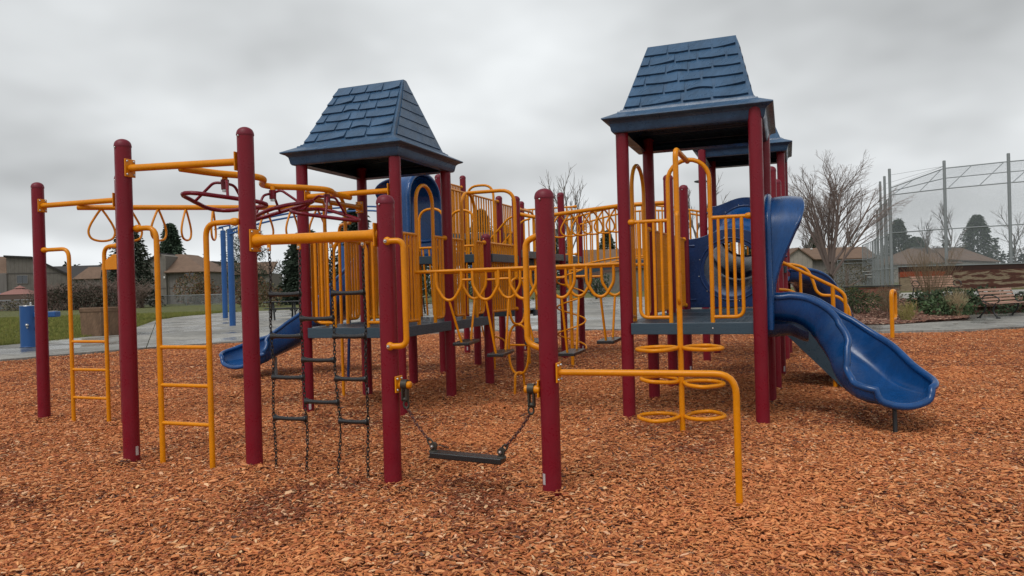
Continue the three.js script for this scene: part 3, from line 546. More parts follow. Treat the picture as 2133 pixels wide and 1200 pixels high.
{ // hanging step between the two short posts
  const t = thing('swinging_step', 'narrow black rubber step hung on two short chains between the short maroon posts', 'swing', -0.57, FB);
  const seatA = [-0.845, 0.232], seatB = [-0.308, 0.214];
  const seat = new RoundedBoxGeometry(0.545, 0.042, 0.105, 3, 0.008); seat.rotateZ(Math.atan2(seatB[1] - seatA[1], seatB[0] - seatA[0])); seat.translate(-0.576, 0.205, -(FB - 0.01)); part(t, 'seat', seat, M.rubber);
  for (const [pa, sg, ya, tip] of [[-1.18, 1, 0.70, [-0.838, 0.245]], [0.03, -1, 0.69, [-0.318, 0.232]]]) {
    const ha = pa + sg * (RP + 0.055);
    const f = flange(t, pa, FB + (sg < 0 ? 0.03 : 0), ya + 0.005, sg, 0, 0.12, 0.10);
    part(t, 'pivot_pin', sweep([P(pa + sg * RP, FB, ya), P(ha + sg * 0.045, FB, ya)], 0.027, 14), M.yellow);
    const hk = [new THREE.CylinderGeometry(0.036, 0.036, 0.046, 18).rotateZ(Math.PI / 2).translate(ha, ya + 0.004, -FB), box(0.012, 0.10, 0.045, ha - 0.017, ya - 0.06, -FB, 0.004), box(0.012, 0.10, 0.045, ha + 0.017, ya - 0.06, -FB, 0.004), new THREE.CylinderGeometry(0.016, 0.016, 0.05, 10).rotateZ(Math.PI / 2).translate(ha, ya - 0.105, -FB), new THREE.TorusGeometry(0.019, 0.007, 6, 12).scale(1, 1.4, 1).rotateY(0.4).translate(ha + sg * 0.006, ya - 0.142, -FB)];
    part(t, 'hanger', merge(hk), M.iron);
    const c0 = P(ha + sg * 0.012, FB, ya - 0.165), c1 = P(tip[0] - sg * 0.035, FB - 0.01, tip[1] + 0.065), mid = c0.clone().lerp(c1, 0.5).add(V3(-sg * 0.006, -0.008, 0));
    part(t, 'chain', chain([c0, mid, c1], 0.029, 0.95), M.chainRed);
    const lug = [new THREE.CylinderGeometry(0.032, 0.036, 0.012, 16).translate(tip[0], tip[1] - 0.012, -(FB - 0.01)), new THREE.CylinderGeometry(0.026, 0.026, 0.03, 14).rotateX(Math.PI / 2).translate(tip[0], tip[1] + 0.026, -(FB - 0.01)), box(0.04, 0.035, 0.03, tip[0], tip[1] + 0.006, -(FB - 0.01), 0.004), new THREE.TorusGeometry(0.017, 0.0065, 6, 12).scale(1, 1.5, 1).rotateZ(sg * 0.75).translate(tip[0] - sg * 0.025, tip[1] + 0.052, -(FB - 0.01))];
    const lg = part(t, 'lug', merge(lug), M.iron); shared(lg, 'bolt', boltGeo, M.bolt, P(tip[0], FB - 0.037, tip[1] + 0.026), null, [0.7, 0.7, 0.7]);
  }
}
{ // low turning bar
  const t = thing('turning_bar', 'low yellow turning bar bent down into the wood chips at the front right', 'exercise bar', 1.245, -2.76);
  part(t, 'bar', tube([P(0.03 + RP, -2.745, 0.806), P(1.245, -2.76, 0.815), P(1.247, -2.76, -0.25)], 0.0215, 0.13, 12), M.yellow); flange(t, 0.03, -2.745, 0.806, 1, 0, 0.135, 0.10);
}

// ---------------------------------------------------------------- towers
const DK = 0.98;
const HS = 1.62;     // hoop height above deck
{ // left tower with its two bay deck
  const t = thing('play_tower', 'left roofed play tower with blue shingled roof beside the chain ladder', 'play tower', -3.02, 0.2);
  const a0 = -3.62, a1 = -2.41, b0 = -0.42, b1 = 0.85, b2 = 2.12;
  for (const [a, b] of [[a0, b0], [a1, b0], [a1, b1], [a0, b1]]) post(t, a, b, 2.98, { flat: true, sticker: a === a0 && b === b0 ? 0.7 : a === a0 ? 0.4 : undefined });
  post(t, a1, b2, 2.14); post(t, a0, b2, 2.14);
  deck(t, a0, a1, b0, b1, DK); deck(t, a0, a1, b1 + 0.004, b2, DK - 0.003);
  guard(t, [a0, b0], [a1, b0], DK, { hoop: [0.39, 0.82], hoopTop: 1.03, face: 'b' });
  guard(t, [a1, b0], [a1, b1], DK, { hoop: [0.46, 0.88], hoopTop: HS });
  guard(t, [a1, b1], [a1, b2], DK, { hoop: [0.46, 0.88], hoopTop: HS + 0.05 });
  guard(t, [a0, b1], [a0, b2], DK);
  guard(t, [a0, b0], [a0, b1], DK, { hoop: [0.42, 0.86], hoopTop: HS });
  guard(t, [a0, b1 - 0.02], [a0 + 0.42, b1 - 0.02], DK, { n: 3 });
  roof(t, a0, a1, b0, b1, 2.972, 3.85, [a0 + 0.13, a1 - 0.19]);
  // crossbars that carry the overhead ladders
  part(t, 'crossbar', sweep([P(a0 + RP, b0, 2.478), P(a1 - RP, b0, 2.472)], 0.03, 12), M.yellow); flange(t, a0, b0, 2.478, 1, 0); flange(t, a1, b0, 2.472, -1, 0);
  part(t, 'crossbar', sweep([P(a0, b0 + RP, 2.468), P(a0, b1 - RP, 2.468)], 0.03, 12), M.yellow); flange(t, a0, b0, 2.468, 0, 1); flange(t, a0, b1, 2.468, 0, -1);
  // slender pole with rounded hook beside the back post
  part(t, 'hand_pole', tube([P(a0 - 0.30, b1 - 0.10, -0.25), P(a0 - 0.30, b1 - 0.10, 2.25), P(a0, b1 - 0.3, 2.25)], 0.02, 0.12, 10), M.yellow);
}
{ // right front tower
  const t = thing('play_tower', 'tall right hand roofed play tower with perforated deck and short blue slide', 'play tower', 0.7, 0.7);
  const q = (a, b) => [a + 0.037 * b, b], c = [[0, 0], [1.305, -0.04]];
  const pts = [[0, 0.02], [1.305, -0.06], q(1.30, 1.27), q(0, 1.27)];
  for (const [a, b] of pts) post(t, a, b, 3.08, { flat: true });
  for (const [a, b] of [q(0, 2.5), q(1.3, 2.5), q(0, 3.72), q(1.3, 3.85)]) post(t, a, b, 2.83, { sticker: b > 3 ? 0.5 : undefined });
  deck(t, 0, 1.305, 0, 1.27, DK); deck(t, 0.06, 1.36, 1.276, 2.5, DK - 0.003); deck(t, 0.11, 1.41, 2.506, 3.74, DK - 0.006);
  guard(t, [0, 0], [1.305, -0.02], DK, { hoop: [0.455, 0.862], hoopTop: HS, face: 'b' });
  guard(t, [0, 0.02], q(0, 1.27), DK, { hoop: [0.37, 0.95], hoopTop: HS + 0.09 });
  guard(t, q(0, 1.27), q(0, 2.5), DK, { n: 11 }); guard(t, q(0, 2.5), q(0, 3.72), DK, { n: 11 });
  guard(t, q(1.3, 1.27), q(1.3, 2.5), DK);
  roof(t, 0, 1.305, 0, 1.27, 3.062, 3.96, [0.19, 1.115]);
}
{ // rear right tower, higher deck
  const t = thing('play_tower', 'rear roofed play tower half hidden behind the right front tower', 'play tower', 0.9, 6.5);
  const q = (a, b) => [a + 0.037 * b, b];
  for (const [a, b] of [q(0, 5.72), q(1.28, 5.98), q(1.28, 7.2), q(0, 7.1)]) post(t, a, b, 3.66, { flat: true });
  deck(t, 0.22, 1.5, 5.78, 7.1, 1.6);
  guard(t, q(0, 5.75), q(0, 7.1), 1.6, { hoop: [0.3, 1.0], hoopTop: 1.1 });
  guard(t, q(0, 7.1), q(1.28, 7.2), 1.6);
  roof(t, 0.23, 1.52, 5.85, 7.15, 3.68, 4.42, [0.43, 1.3], false);
}
{ // sloping crawl tunnel with its two panels
  const t = thing('crawl_tunnel', 'dark blue crawl tunnel with round opening between the two right hand towers', 'crawl tunnel', 0.8, 4.8);
  const panel = (b, y, c) => {
    const sh = new THREE.Shape(); const w = 0.60, h0 = y - 0.55, hs = y + 0.46;
    sh.moveTo(-w, h0); sh.lineTo(w, h0); sh.lineTo(w, hs); sh.bezierCurveTo(w * 0.55, hs, w * 0.4, hs + 0.13, 0, hs + 0.13); sh.bezierCurveTo(-w * 0.4, hs + 0.13, -w * 0.55, hs, -w, hs); sh.closePath();
    const ho = new THREE.Path(); ho.absarc(0, y, 0.40, 0, Math.PI * 2, true); sh.holes.push(ho);
    const g = new THREE.ExtrudeGeometry(sh, { depth: 0.02, bevelEnabled: true, bevelSize: 0.006, bevelThickness: 0.006, bevelSegments: 2, curveSegments: 28 }).translate(c, 0, -b);
    const p = part(t, 'panel', g, M.panelBlue);
    part(p, 'ring', new THREE.TorusGeometry(0.455, 0.012, 8, 48).translate(c, y, -b + 0.027), M.panelBlue);
    for (let k = 0; k < 12; k++) { const th = k / 12 * 6.283 + 0.2; shared(p, 'bolt', rivetGeo, M.bolt, P(c + Math.cos(th) * 0.475, b - 0.03, y + Math.sin(th) * 0.475)); }
    for (const [dx, dy] of [[-0.64, -0.44], [-0.64, 0.36], [0.62, -0.44], [0.62, 0.36]]) part(p, 'lug', sweep([P(c + dx + Math.sign(dx) * 0.04, b, y + dy), P(c + dx - Math.sign(dx) * 0.12, b - 0.02, y + dy)], 0.022, 10), M.panelBlue);
  };
  panel(3.72, 1.55, 0.80); panel(5.72, 2.2, 0.90);
  const n = 26, R = 0.415;
  const g = sheet(n, 40, (u, v) => { const b = mix(3.70, 5.72, u), s = smooth(0, 1, u), y = mix(1.55, 2.2, s), c = mix(0.80, 0.90, u), r = R + (Math.abs(u - 0.5) < 0.03 ? 0.03 : 0) + 0.02 * Math.pow(Math.sin(u * Math.PI), 0.4), th = v * Math.PI * 2; return P(c + Math.cos(th) * r, b, y + Math.sin(th) * r); });
  part(t, 'tunnel_tube', g, M.slide);
}
// moulded slide: spine of [a, b, bed height, half width, wall height]; bead along both rims and round the exit
function slideBody(parent, spine, mat, beadR = 0.03) {
  const c = new THREE.CatmullRomCurve3(spine.map(s => P(s[0], s[1], s[2])), false, 'centripetal'), N = 56, NV = 22;
  const wCurve = new THREE.CatmullRomCurve3(spine.map((s, i) => V3(s[3], s[4], 0))), wOf = u => { const q = wCurve.getPoint(u); return [q.x, q.y]; };
  const frame = u => { const p = c.getPoint(u), t = c.getTangent(u), s = V3(-t.z, 0, t.x).normalize(), up = new THREE.Vector3().crossVectors(s, t).normalize(); if (up.y < 0) up.negate(); return { p, t, s, up }; };
  const taper = u => u > 0.84 ? Math.sqrt(Math.max(0, 1 - Math.pow((u - 0.84) / 0.16, 3) * 0.55)) : 1;
  const at = (u, v, off) => { // v in -1..1
    const { p, s, up } = frame(u), [w, h] = wOf(u), av = Math.abs(v), flatW = 0.52; let x, y;
    if (av < flatW) { x = v / flatW * w * 0.72; y = 0.03 * (av / flatW) ** 2; } else { const k = (av - flatW) / (1 - flatW), th = k * 1.45; x = Math.sign(v) * (w * 0.72 + w * 0.28 * Math.sin(th)); y = 0.03 + h * (1 - Math.cos(th)) / (1 - Math.cos(1.45)); }
    x *= taper(u); return p.clone().addScaledVector(s, x + Math.sign(v) * (av > flatW ? off : 0)).addScaledVector(up, y - (av > flatW ? off * 0.3 : off));
  };
  part(parent, 'chute', sheet(N, NV * 2, (u, v) => { const q = at(u, v * 2 - 1, 0); q.u = u * 3; q.v = v; return q; }), mat);
  part(parent, 'chute_underside', sheet(N, NV * 2, (u, v) => { const q = at(u, v * 2 - 1, 0.028); q.u = u * 3; q.v = v; return q; }), mat);
  const rim = []; for (let i = 0; i <= 40; i++) rim.push(at(i / 40, -1, 0.012)); for (let k = 1; k < 14; k++) rim.push(at(1, -1 + 2 * k / 14, 0.012).add(c.getTangent(1).multiplyScalar(0.05 * Math.sin(k / 14 * Math.PI)))); for (let i = 40; i >= 0; i--) rim.push(at(i / 40, 1, 0.012));
  part(parent, 'rim', sweep(rim, beadR, 10), mat);
}
// hood over a slide entrance; opens along +dir from plane a = aw
function slideHood(parent, aw, dir, bc, half, y0, y1, edge, mat, far = 1) {
  const prof = u => { // inverted U from near foot over the top to the far foot
    const legs = y1 - half * 0.75 - y0, arc = Math.PI * half * 0.85, L = legs * 2 + arc, s = u * L;
    if (s < legs) return [-1, y0 + s]; if (s > L - legs) return [1, y0 + (L - s)]; const th = (s - legs) / arc * Math.PI; return [-Math.cos(th), y1 - half * 0.75 + Math.sin(th) * half * 0.75];
  };
  const out = y => { for (let i = 0; i < edge.length - 1; i++) if (y <= edge[i + 1][0]) return mix(edge[i][1], edge[i + 1][1], clamp((y - edge[i][0]) / (edge[i + 1][0] - edge[i][0]))); return edge[edge.length - 1][1]; };
  const surf = (off) => sheet(48, 14, (u, v) => { const [s, y] = prof(u), d = out(y) * v * mix(1, far, smooth(-0.6, 1, s)), sq = 1 - 0.10 * v * smooth(y0, y1, y); const p = P(aw + dir * d, bc + s * (half * sq - off), y - off * (y > y1 - half * 0.5 ? 1 : 0) + 0.02 * Math.sin(v * 3) * smooth(y1 - 0.3, y1, y)); p.u = u * 3; p.v = v; return p; });
  part(parent, 'hood', surf(0), mat); part(parent, 'hood_lining', surf(0.03), mat);
  const lip = []; for (let i = 0; i <= 60; i++) { const [s, y] = prof(i / 60), d = out(y) * mix(1, far, smooth(-0.6, 1, s)); lip.push(P(aw + dir * d, bc + s * (half * (1 - 0.10 * smooth(y0, y1, y)) - 0.015), y - (y > y1 - half * 0.5 ? 0.015 : 0))); } part(parent, 'hood_lip', sweep(lip, 0.017, 8), mat);
  const back = []; for (let i = 0; i <= 60; i++) { const [s, y] = prof(i / 60); back.push(P(aw + dir * 0.02, bc + s * (half + 0.02), y + (y > y1 - half * 0.5 ? 0.02 : 0))); } part(parent, 'hood_flange', sweep(back, 0.035, 8), mat);
}
{
  const t = thing('slide', 'short glossy blue slide with hood curving to the right from the front tower', 'slide', 2.0, 0.4);
  slideBody(t, [[1.30, 0.62, 0.985, 0.36, 0.22], [1.52, 0.62, 0.975, 0.36, 0.22], [1.68, 0.62, 0.93, 0.36, 0.24], [1.89, 0.60, 0.73, 0.36, 0.27], [2.09, 0.52, 0.50, 0.36, 0.29], [2.26, 0.36, 0.315, 0.36, 0.26], [2.41, 0.14, 0.245, 0.37, 0.18], [2.51, -0.08, 0.235, 0.37, 0.11]], M.slide, 0.033);
  slideHood(t, 1.37, 1, 0.62, 0.52, 0.90, 2.22, [[0.9, 0.04], [1.2, 0.045], [1.35, 0.06], [1.55, 0.12], [1.8, 0.23], [2.0, 0.32], [2.08, 0.345], [2.14, 0.35], [2.3, 0.32]], M.slide);
  // deep skirt under the entrance
  part(t, 'entrance_skirt', sheet(20, 12, (u, v) => { const a = mix(1.36, 1.74, u), th = mix(-1.35, 1.35, v), d = mix(0.20, 0.16, u); return P(a, 0.62 + Math.sin(th) * 0.41, 0.985 - 0.02 - d * Math.cos(th) - 0.08 * smooth(0.5, 1, u) + 0.02); }), M.slide);
  part(t, 'support_leg', sweep([P(2.44, -0.02, 0.235), P(2.435, -0.10, -0.2)], 0.02, 10), M.blackMetal);
}
{
  const t = thing('slide', 'long straight blue slide running down to the left behind the left tower', 'slide', -5.6, 2.6);
  slideBody(t, [[-3.66, 2.72, 1.88, 0.36, 0.25], [-4.05, 2.74, 1.88, 0.36, 0.25], [-4.35, 2.80, 1.76, 0.36, 0.28], [-5.0, 2.95, 1.30, 0.38, 0.28], [-5.65, 3.05, 0.85, 0.40, 0.28], [-6.25, 3.02, 0.52, 0.43, 0.30], [-6.70, 2.82, 0.31, 0.47, 0.28], [-6.90, 2.52, 0.22, 0.50, 0.20], [-6.95, 2.24, 0.20, 0.50, 0.12]], M.slide, 0.034);
  slideHood(t, -3.66, -1, 2.74, 0.50, 1.80, 3.14, [[1.8, 0.30], [2.0, 0.30], [2.5, 0.32], [2.9, 0.36], [3.05, 0.38], [3.3, 0.38]], M.slide, 3.0);
  for (const [a, b, y] of [[-5.05, 2.70, 1.22], [-5.05, 3.22, 1.22]]) part(t, 'support_leg', sweep([P(a, b, y), P(a - 0.08, b, -0.2)], 0.024, 8), M.panelBlue);
  part(t, 'support_leg', sweep([P(-6.55, 2.72, 0.3), P(-6.55, 2.72, -0.2)], 0.025, 8), M.galv);
}
{
  const t = thing('slide', 'pale blue slide seen behind the stair rail on the far right of the rear tower', 'slide', 2.6, 6.7);
  slideBody(t, [[1.50, 6.75, 1.32, 0.36, 0.2], [1.66, 6.80, 1.32, 0.36, 0.2], [1.84, 6.92, 1.22, 0.36, 0.22], [2.05, 7.2, 0.85, 0.37, 0.24], [2.22, 7.6, 0.5, 0.38, 0.24], [2.34, 8.1, 0.28, 0.38, 0.18], [2.42, 8.6, 0.24, 0.37, 0.1]], M.slide, 0.034);
  part(t, 'support_leg', sweep([P(2.34, 8.1, 0.28), P(2.34, 8.1, -0.2)], 0.025, 8), M.blackMetal);
}
{ // curved pod climber in front of the right tower
  const t = thing('loop_pole_climber', 'yellow pole with three tiers of flat foot loops in front of the right tower', 'climber', 0.632, -0.69);
  const a = 0.632, b = -0.69;
  part(t, 'pole', tube([P(a, b, -0.25), P(a, b, 2.60), P(0.655, 0.0, 2.585)], 0.0255, 0.09, 12), M.yellow);
  const tier = (y, l, r) => {
    for (const [dir, W, dp, lift] of [[-1, l[0], l[1], l[2]], [1, r[0], r[1], r[2]]]) {
      const ring = [[0.015, 0.0], [0.08, -0.20], [0.22, -0.27], [W - 0.04, -0.10], [W, 0.03], [W - 0.05, 0.13], [0.24, 0.19], [0.09, 0.13]];
      const pts = ring.map(([s, d]) => P(a + dir * s, b + d * dp, y + lift * Math.min(1, s / W))); part(t, 'foot_loop', sweep(fillet(pts, 0.07, true, 4), 0.0185, 9, true), M.yellow);
    }
  };
  tier(0.79, [0.41, 1.0, -0.015], [0.38, -1.0, 0.0]); tier(0.48, [0.37, -1.0, 0.03], [0.38, 1.0, -0.015]); tier(0.165, [0.41, 1.0, -0.015], [0.385, -1.0, 0.02]);
  part(t, 'hand_grip', tube([P(a + 0.004, b - 0.012, 2.02), P(a + 0.004, b - 0.05, 2.0), P(a + 0.004, b - 0.05, 1.22), P(a + 0.004, b - 0.012, 1.19)], 0.016, 0.03, 8), M.yellow);
}
{ // chain of ovals at the left tower
  const t = thing('oval_loop_climber', 'yellow climber of stacked oval rings beside the left tower deck', 'climber', -1.75, 1.53);
  const a = -1.75, b = 1.53;
  part(t, 'pole', tube([P(-2.41, b, 2.65), P(a, b, 2.65), P(a, b, 1.5)], 0.024, 0.2, 12), M.yellow);
  const oval = (yc, H, W, ua, ub) => { const o = []; for (let k = 0; k < 28; k++) { const th = k / 28 * Math.PI * 2, x = Math.sign(Math.cos(th)) * Math.pow(Math.abs(Math.cos(th)), 0.75) * W / 2, y = Math.sign(Math.sin(th)) * Math.pow(Math.abs(Math.sin(th)), 0.85) * H / 2; o.push(P(a + ua * x, b + ub * x, yc + y)); } return sweep(o, 0.0165, 8, true); };
  part(t, 'oval_ring', oval(1.19, 0.60, 0.25, 0.6, 0.8), M.yellow); part(t, 'oval_ring', oval(0.565, 0.64, 0.29, 0.9, 0.1), M.yellow);
  part(t, 'foot_rung', sweep([P(a - 0.13, b, 0.62), P(a + 0.13, b, 0.62)], 0.013, 8), M.yellow);
  part(t, 'foot_fork', tube([P(a - 0.04, b - 0.10, -0.2), P(a - 0.03, b - 0.07, 0.26), P(a + 0.03, b + 0.07, 0.26), P(a + 0.05, b + 0.10, -0.2)], 0.0175, 0.06, 9), M.yellow);
}
{ // stepping bridge: five hanging foot boards between the towers
  const t = thing('stepping_bridge', 'stepping bridge of five hanging black foot boards under looped yellow rails between the towers', 'bridge', -1.2, 0.5);
  const near = [[-2.37, -0.08], [0.02, 0.34]], far = [[-2.37, 0.64], [0.02, 1.04]], at = (r, s) => [mix(r[0][0], r[1][0], s), mix(r[0][1], r[1][1], s)];
  for (const r of [near, far]) {
    part(t, 'hand_rail', sweep([P(r[0][0], r[0][1], 1.578), P(r[1][0], r[1][1], 1.60)], 0.0195, 10), M.yellow);
    for (let k = 0; k < 5; k++) {
      const s = (k + 0.9) / 5.75, w = 0.062, u = [[-w, 1.585], [-w, 1.46], [-w * 0.95, 1.40], [-w * 0.45, 1.275], [0, 1.245], [w * 0.45, 1.275], [w * 0.95, 1.40], [w, 1.46], [w, 1.585]].map(([d, y]) => { const p = at(r, s + d * 0.98); return P(p[0], p[1], y); });
      part(t, 'rail_loop', sweep(fillet(u, 0.08, false, 4), 0.0175, 9), M.yellow);
      if (k < 4) { const s2 = (k + 1.9) / 5.75, p0 = at(r, s + w), p1 = at(r, s2 - w); part(t, 'rail_tie', sweep([P(p0[0], p0[1], 1.478), P(p1[0], p1[1], 1.478)], 0.0135, 8), M.yellow); }
    }
  }
  for (let k = 0; k < 5; k++) {
    const s = (k + 0.9) / 5.75, y = k % 2 ? 0.635 : 0.765, n = at(near, s), f = at(far, s), tw = [0.16, 0.10, 0.12, 0.02, 0.03][k];
    const n2 = [n[0] + tw * 0.5, n[1] + 0.13], f2 = [f[0] - 0.01, f[1] - 0.12];
    part(t, 'hanger_rod', sweep([P(n[0], n[1], 1.25), P(n2[0], n2[1], y)], 0.014, 8), M.yellow); part(t, 'hanger_rod', sweep([P(f[0], f[1], 1.25), P(f2[0], f2[1], y)], 0.014, 8), M.yellow);
    const ca = (n2[0] + f2[0]) / 2, cb = (n2[1] + f2[1]) / 2, th = Math.atan2(f2[1] - n2[1], f2[0] - n2[0]), L = Math.hypot(f2[1] - n2[1], f2[0] - n2[0]) + 0.10;
    part(t, 'foot_board', new RoundedBoxGeometry(L, 0.036, 0.19, 2, 0.007).rotateY(th).translate(ca, y - 0.012, -cb), M.rubber);
  }
}
{ // overhead loop ladder at the back, linking both sides
  const t = thing('overhead_loop_ladder', 'rear yellow overhead beam with five hand loops between the two sides of the playground', 'monkey bars', -2.41, 3.35);
  const a = -2.40, b = 3.36; post(t, a, b, 2.80);
  const pts = [P(a, b + 0.02, 2.53), P(-2.18, 3.42, 2.47), P(-2.02, 3.40, 2.445), P(-1.65, 3.12, 2.45), P(-0.5, 2.45, 2.45), P(0.09, 2.50, 2.45)];
  part(t, 'overhead_beam', sweep(fillet(pts, 0.1), 0.03, 12), M.yellow);
  for (let k = 0; k < 6; k++) { const s = 0.09 + k * 0.135, A = [mix(-1.75, -0.3, s), mix(3.18, 2.40, s)]; dropLoop(t, A[0], A[1], 2.43, 0.93, 0.36, 0.30, 0.33, 0.0125); }
}

// ---------------------------------------------------------------- rear left platforms, bridge, stair
{
  const t = thing('play_platform', 'tall unroofed play platform with many yellow guard bars behind the left tower', 'play platform', -3.0, 5.2);
  const a0 = -3.66, a1 = -2.41, b0 = 3.37, b1 = 4.62, b2 = 5.86, b3 = 7.14, H = 1.95;
  for (const [a, b, h, st] of [[a0 - 0.07, b0, 3.25], [a0, b1, 2.0], [a0, b2, 3.15], [a0, b3, 3.17, 0.2], [a1, b2, 3.13], [a1, b3, 2.83, 0.2], [-4.86, 6.85, 3.77, 0.2], [-4.86, 5.86, 3.0]]) post(t, a, b, h, { sticker: st });
  deck(t, a0, a1, 2.16, b0, 1.86); deck(t, a0, a1, b0 + 0.01, b2, H); deck(t, a0, a1, b2 + 0.01, b3, H - 0.003); deck(t, -4.86, a0 - 0.05, b2, 6.85, 2.45);
  guard(t, [a0, b0], [a0, b2], H, { n: 16, top: 1.08 }); guard(t, [a0, b2], [a0, b3], H, { n: 9, top: 1.05 });
  guard(t, [-4.86, 5.86], [-4.86, 6.85], 2.45, { n: 8, top: 1.06 });
  guard(t, [a0, b3], [a1, b3], H, { n: 9 });
  // lower guards between the decks, some bars slanted
  guard(t, [a1, 2.16], [a1, b0], DK, { n: 9 });
  for (let k = 0; k < 6; k++) part(t, 'guard_bar', sweep([P(-3.55 + k * 0.10, 2.1, 1.0), P(-3.62 + k * 0.10, 2.14, 1.98)], 0.0145, 8), M.yellow);
  part(t, 'top_rail', sweep([P(-3.6, 2.13, 1.98), P(-2.45, 2.13, 1.98)], 0.018, 9), M.yellow);
  for (let k = 6; k < 11; k++) part(t, 'guard_bar', sweep([P(-3.62 + k * 0.10, 2.13, 1.0), P(-3.62 + k * 0.10, 2.13, 1.98)], 0.0145, 8), M.yellow);
  // tall rounded hoops
  for (const [p, q, y0, y1] of [[[-2.44, 3.5], [-2.44, 4.35], DK, 2.62], [[-3.5, 2.2], [-3.1, 2.2], DK, 2.55], [[-3.0, 2.2], [-2.62, 2.2], DK, 2.5], [[-3.2, 3.3], [-2.75, 3.3], 1.9, 3.0]]) part(t, 'hoop', tube([P(p[0], p[1], y0), P(p[0], p[1], y1), P(q[0], q[1], y1), P(q[0], q[1], y0)], 0.02, 0.19, 10), M.yellow);
  // loop climber feet seen under the deck
  part(t, 'loop_pole', sweep([P(-3.05, 3.9, -0.2), P(-3.05, 3.9, 1.9)], 0.02, 8), M.yellow);
  part(t, 'pole_loop', tube([P(-3.05, 3.9, 0.22), P(-2.88, 3.9, 0.22), P(-2.84, 3.9, 0.50), P(-3.05, 3.9, 0.56)], 0.014, 0.09, 8), M.yellow);
  part(t, 'pole_loop', tube([P(-3.05, 3.9, 0.52), P(-3.22, 3.9, 0.52), P(-3.28, 3.9, 0.82), P(-3.05, 3.9, 0.9)], 0.014, 0.09, 8), M.yellow);
}
{ // closed stair up to the tall platform
  const t = thing('deck_stair', 'dark slate stair of closed treads with slanted yellow rails behind the stepping bridge', 'stairs', -3.2, 5.1);
  deck(t, -3.75, -2.66, 4.72, 5.5, 0.97, 'landing');
  for (let k = 0; k < 4; k++) { const y = 0.98 + (k + 1) * 0.215, a = -3.40 + k * 0.13; part(t, 'tread', box(0.30, 0.215, 0.7, a + 0.15, y - 0.1075, -5.12, 0.008), M.deck); }
  for (const b of [4.75, 5.48]) {
    part(t, 'stair_rail', tube([P(-3.72, b, 1.98), P(-3.55, b, 2.10), P(-3.05, b, 2.60), P(-2.9, b, 2.63)], 0.0195, 0.1, 9), M.yellow);
    part(t, 'stair_rail', tube([P(-3.7, b, 2.0), P(-3.7, b, 1.04), P(-3.3, b, 1.04)], 0.0185, 0.08, 9), M.yellow);
    for (let k = 0; k < 7; k++) { const a = -3.62 + k * 0.10; part(t, 'guard_bar', sweep([P(a, b, 1.04 + Math.max(0, k - 2) * 0.19), P(a, b, 2.05 + k * 0.085)], 0.0145, 7), M.yellow); }
  }
  for (const [a, b] of [[-2.75, 4.8], [-2.75, 5.4]]) part(t, 'landing_leg', sweep([P(a, b, -0.2), P(a, b, 0.9)], 0.025, 8), M.yellow);
}
{ // arched bridge at the back
  const t = thing('arched_bridge', 'arched bridge with slate deck and upright yellow bars between the rear platforms', 'bridge', -1.1, 6.5);
  const a0 = -2.36, a1 = 0.2, ya = u => 1.60 + 0.20 * Math.sin(u * Math.PI), N = 20;
  part(t, 'bridge_deck', merge([sheet(N, 6, (u, v) => P(mix(a0, a1, u), mix(5.92, 7.06, v), ya(u))), sheet(N, 6, (u, v) => P(mix(a0, a1, u), mix(5.92, 7.06, v), ya(u) - 0.12)), sheet(N, 1, (u, v) => P(mix(a0, a1, u), 5.92, ya(u) - 0.12 * v)), sheet(N, 1, (u, v) => P(mix(a0, a1, u), 7.06, ya(u) - 0.12 * v))]), M.deck);
  for (const b of [5.94, 7.04]) {
    for (const [dy, r] of [[0.07, 0.018], [1.0, 0.019]]) { const pts = []; for (let k = 0; k <= 16; k++) { const u = k / 16; pts.push(P(mix(a0, a1, u), b, ya(u) + dy)); } part(t, dy > 0.5 ? 'top_rail' : 'bottom_rail', sweep(pts, r, 9), M.yellow); }
    for (let k = 1; k < 21; k++) { const u = k / 21; bar(t, 'guard_bar', [mix(a0, a1, u), b], ya(u) + 0.07, ya(u) + 1.0, 0.0145); }
  }
}
{ // spiral ring climber standing behind the arched bridge
  const t = thing('spiral_climber', 'yellow pole with stacked round rungs behind the stepping bridge', 'climber', -1.90, 4.6);
  const a = -1.90, b = 4.6; part(t, 'pole', sweep([P(a, b, -0.25), P(a, b, 2.3)], 0.03, 10), M.yellow);
  const pts = []; for (let k = 0; k <= 90; k++) { const u = k / 90, th = u * Math.PI * 2 * 3.2; pts.push(P(a + Math.cos(th) * 0.24, b + Math.sin(th) * 0.24, mix(0.3, 1.75, u))); } part(t, 'spiral_rung', sweep(pts, 0.0145, 8), M.yellow);
  for (let k = 0; k < 6; k++) { const u = (k + 0.5) / 6, th = u * Math.PI * 2 * 3.2; part(t, 'spoke', sweep([P(a, b, mix(0.3, 1.75, u)), P(a + Math.cos(th) * 0.24, b + Math.sin(th) * 0.24, mix(0.3, 1.75, u))], 0.013, 7), M.yellow); }
}
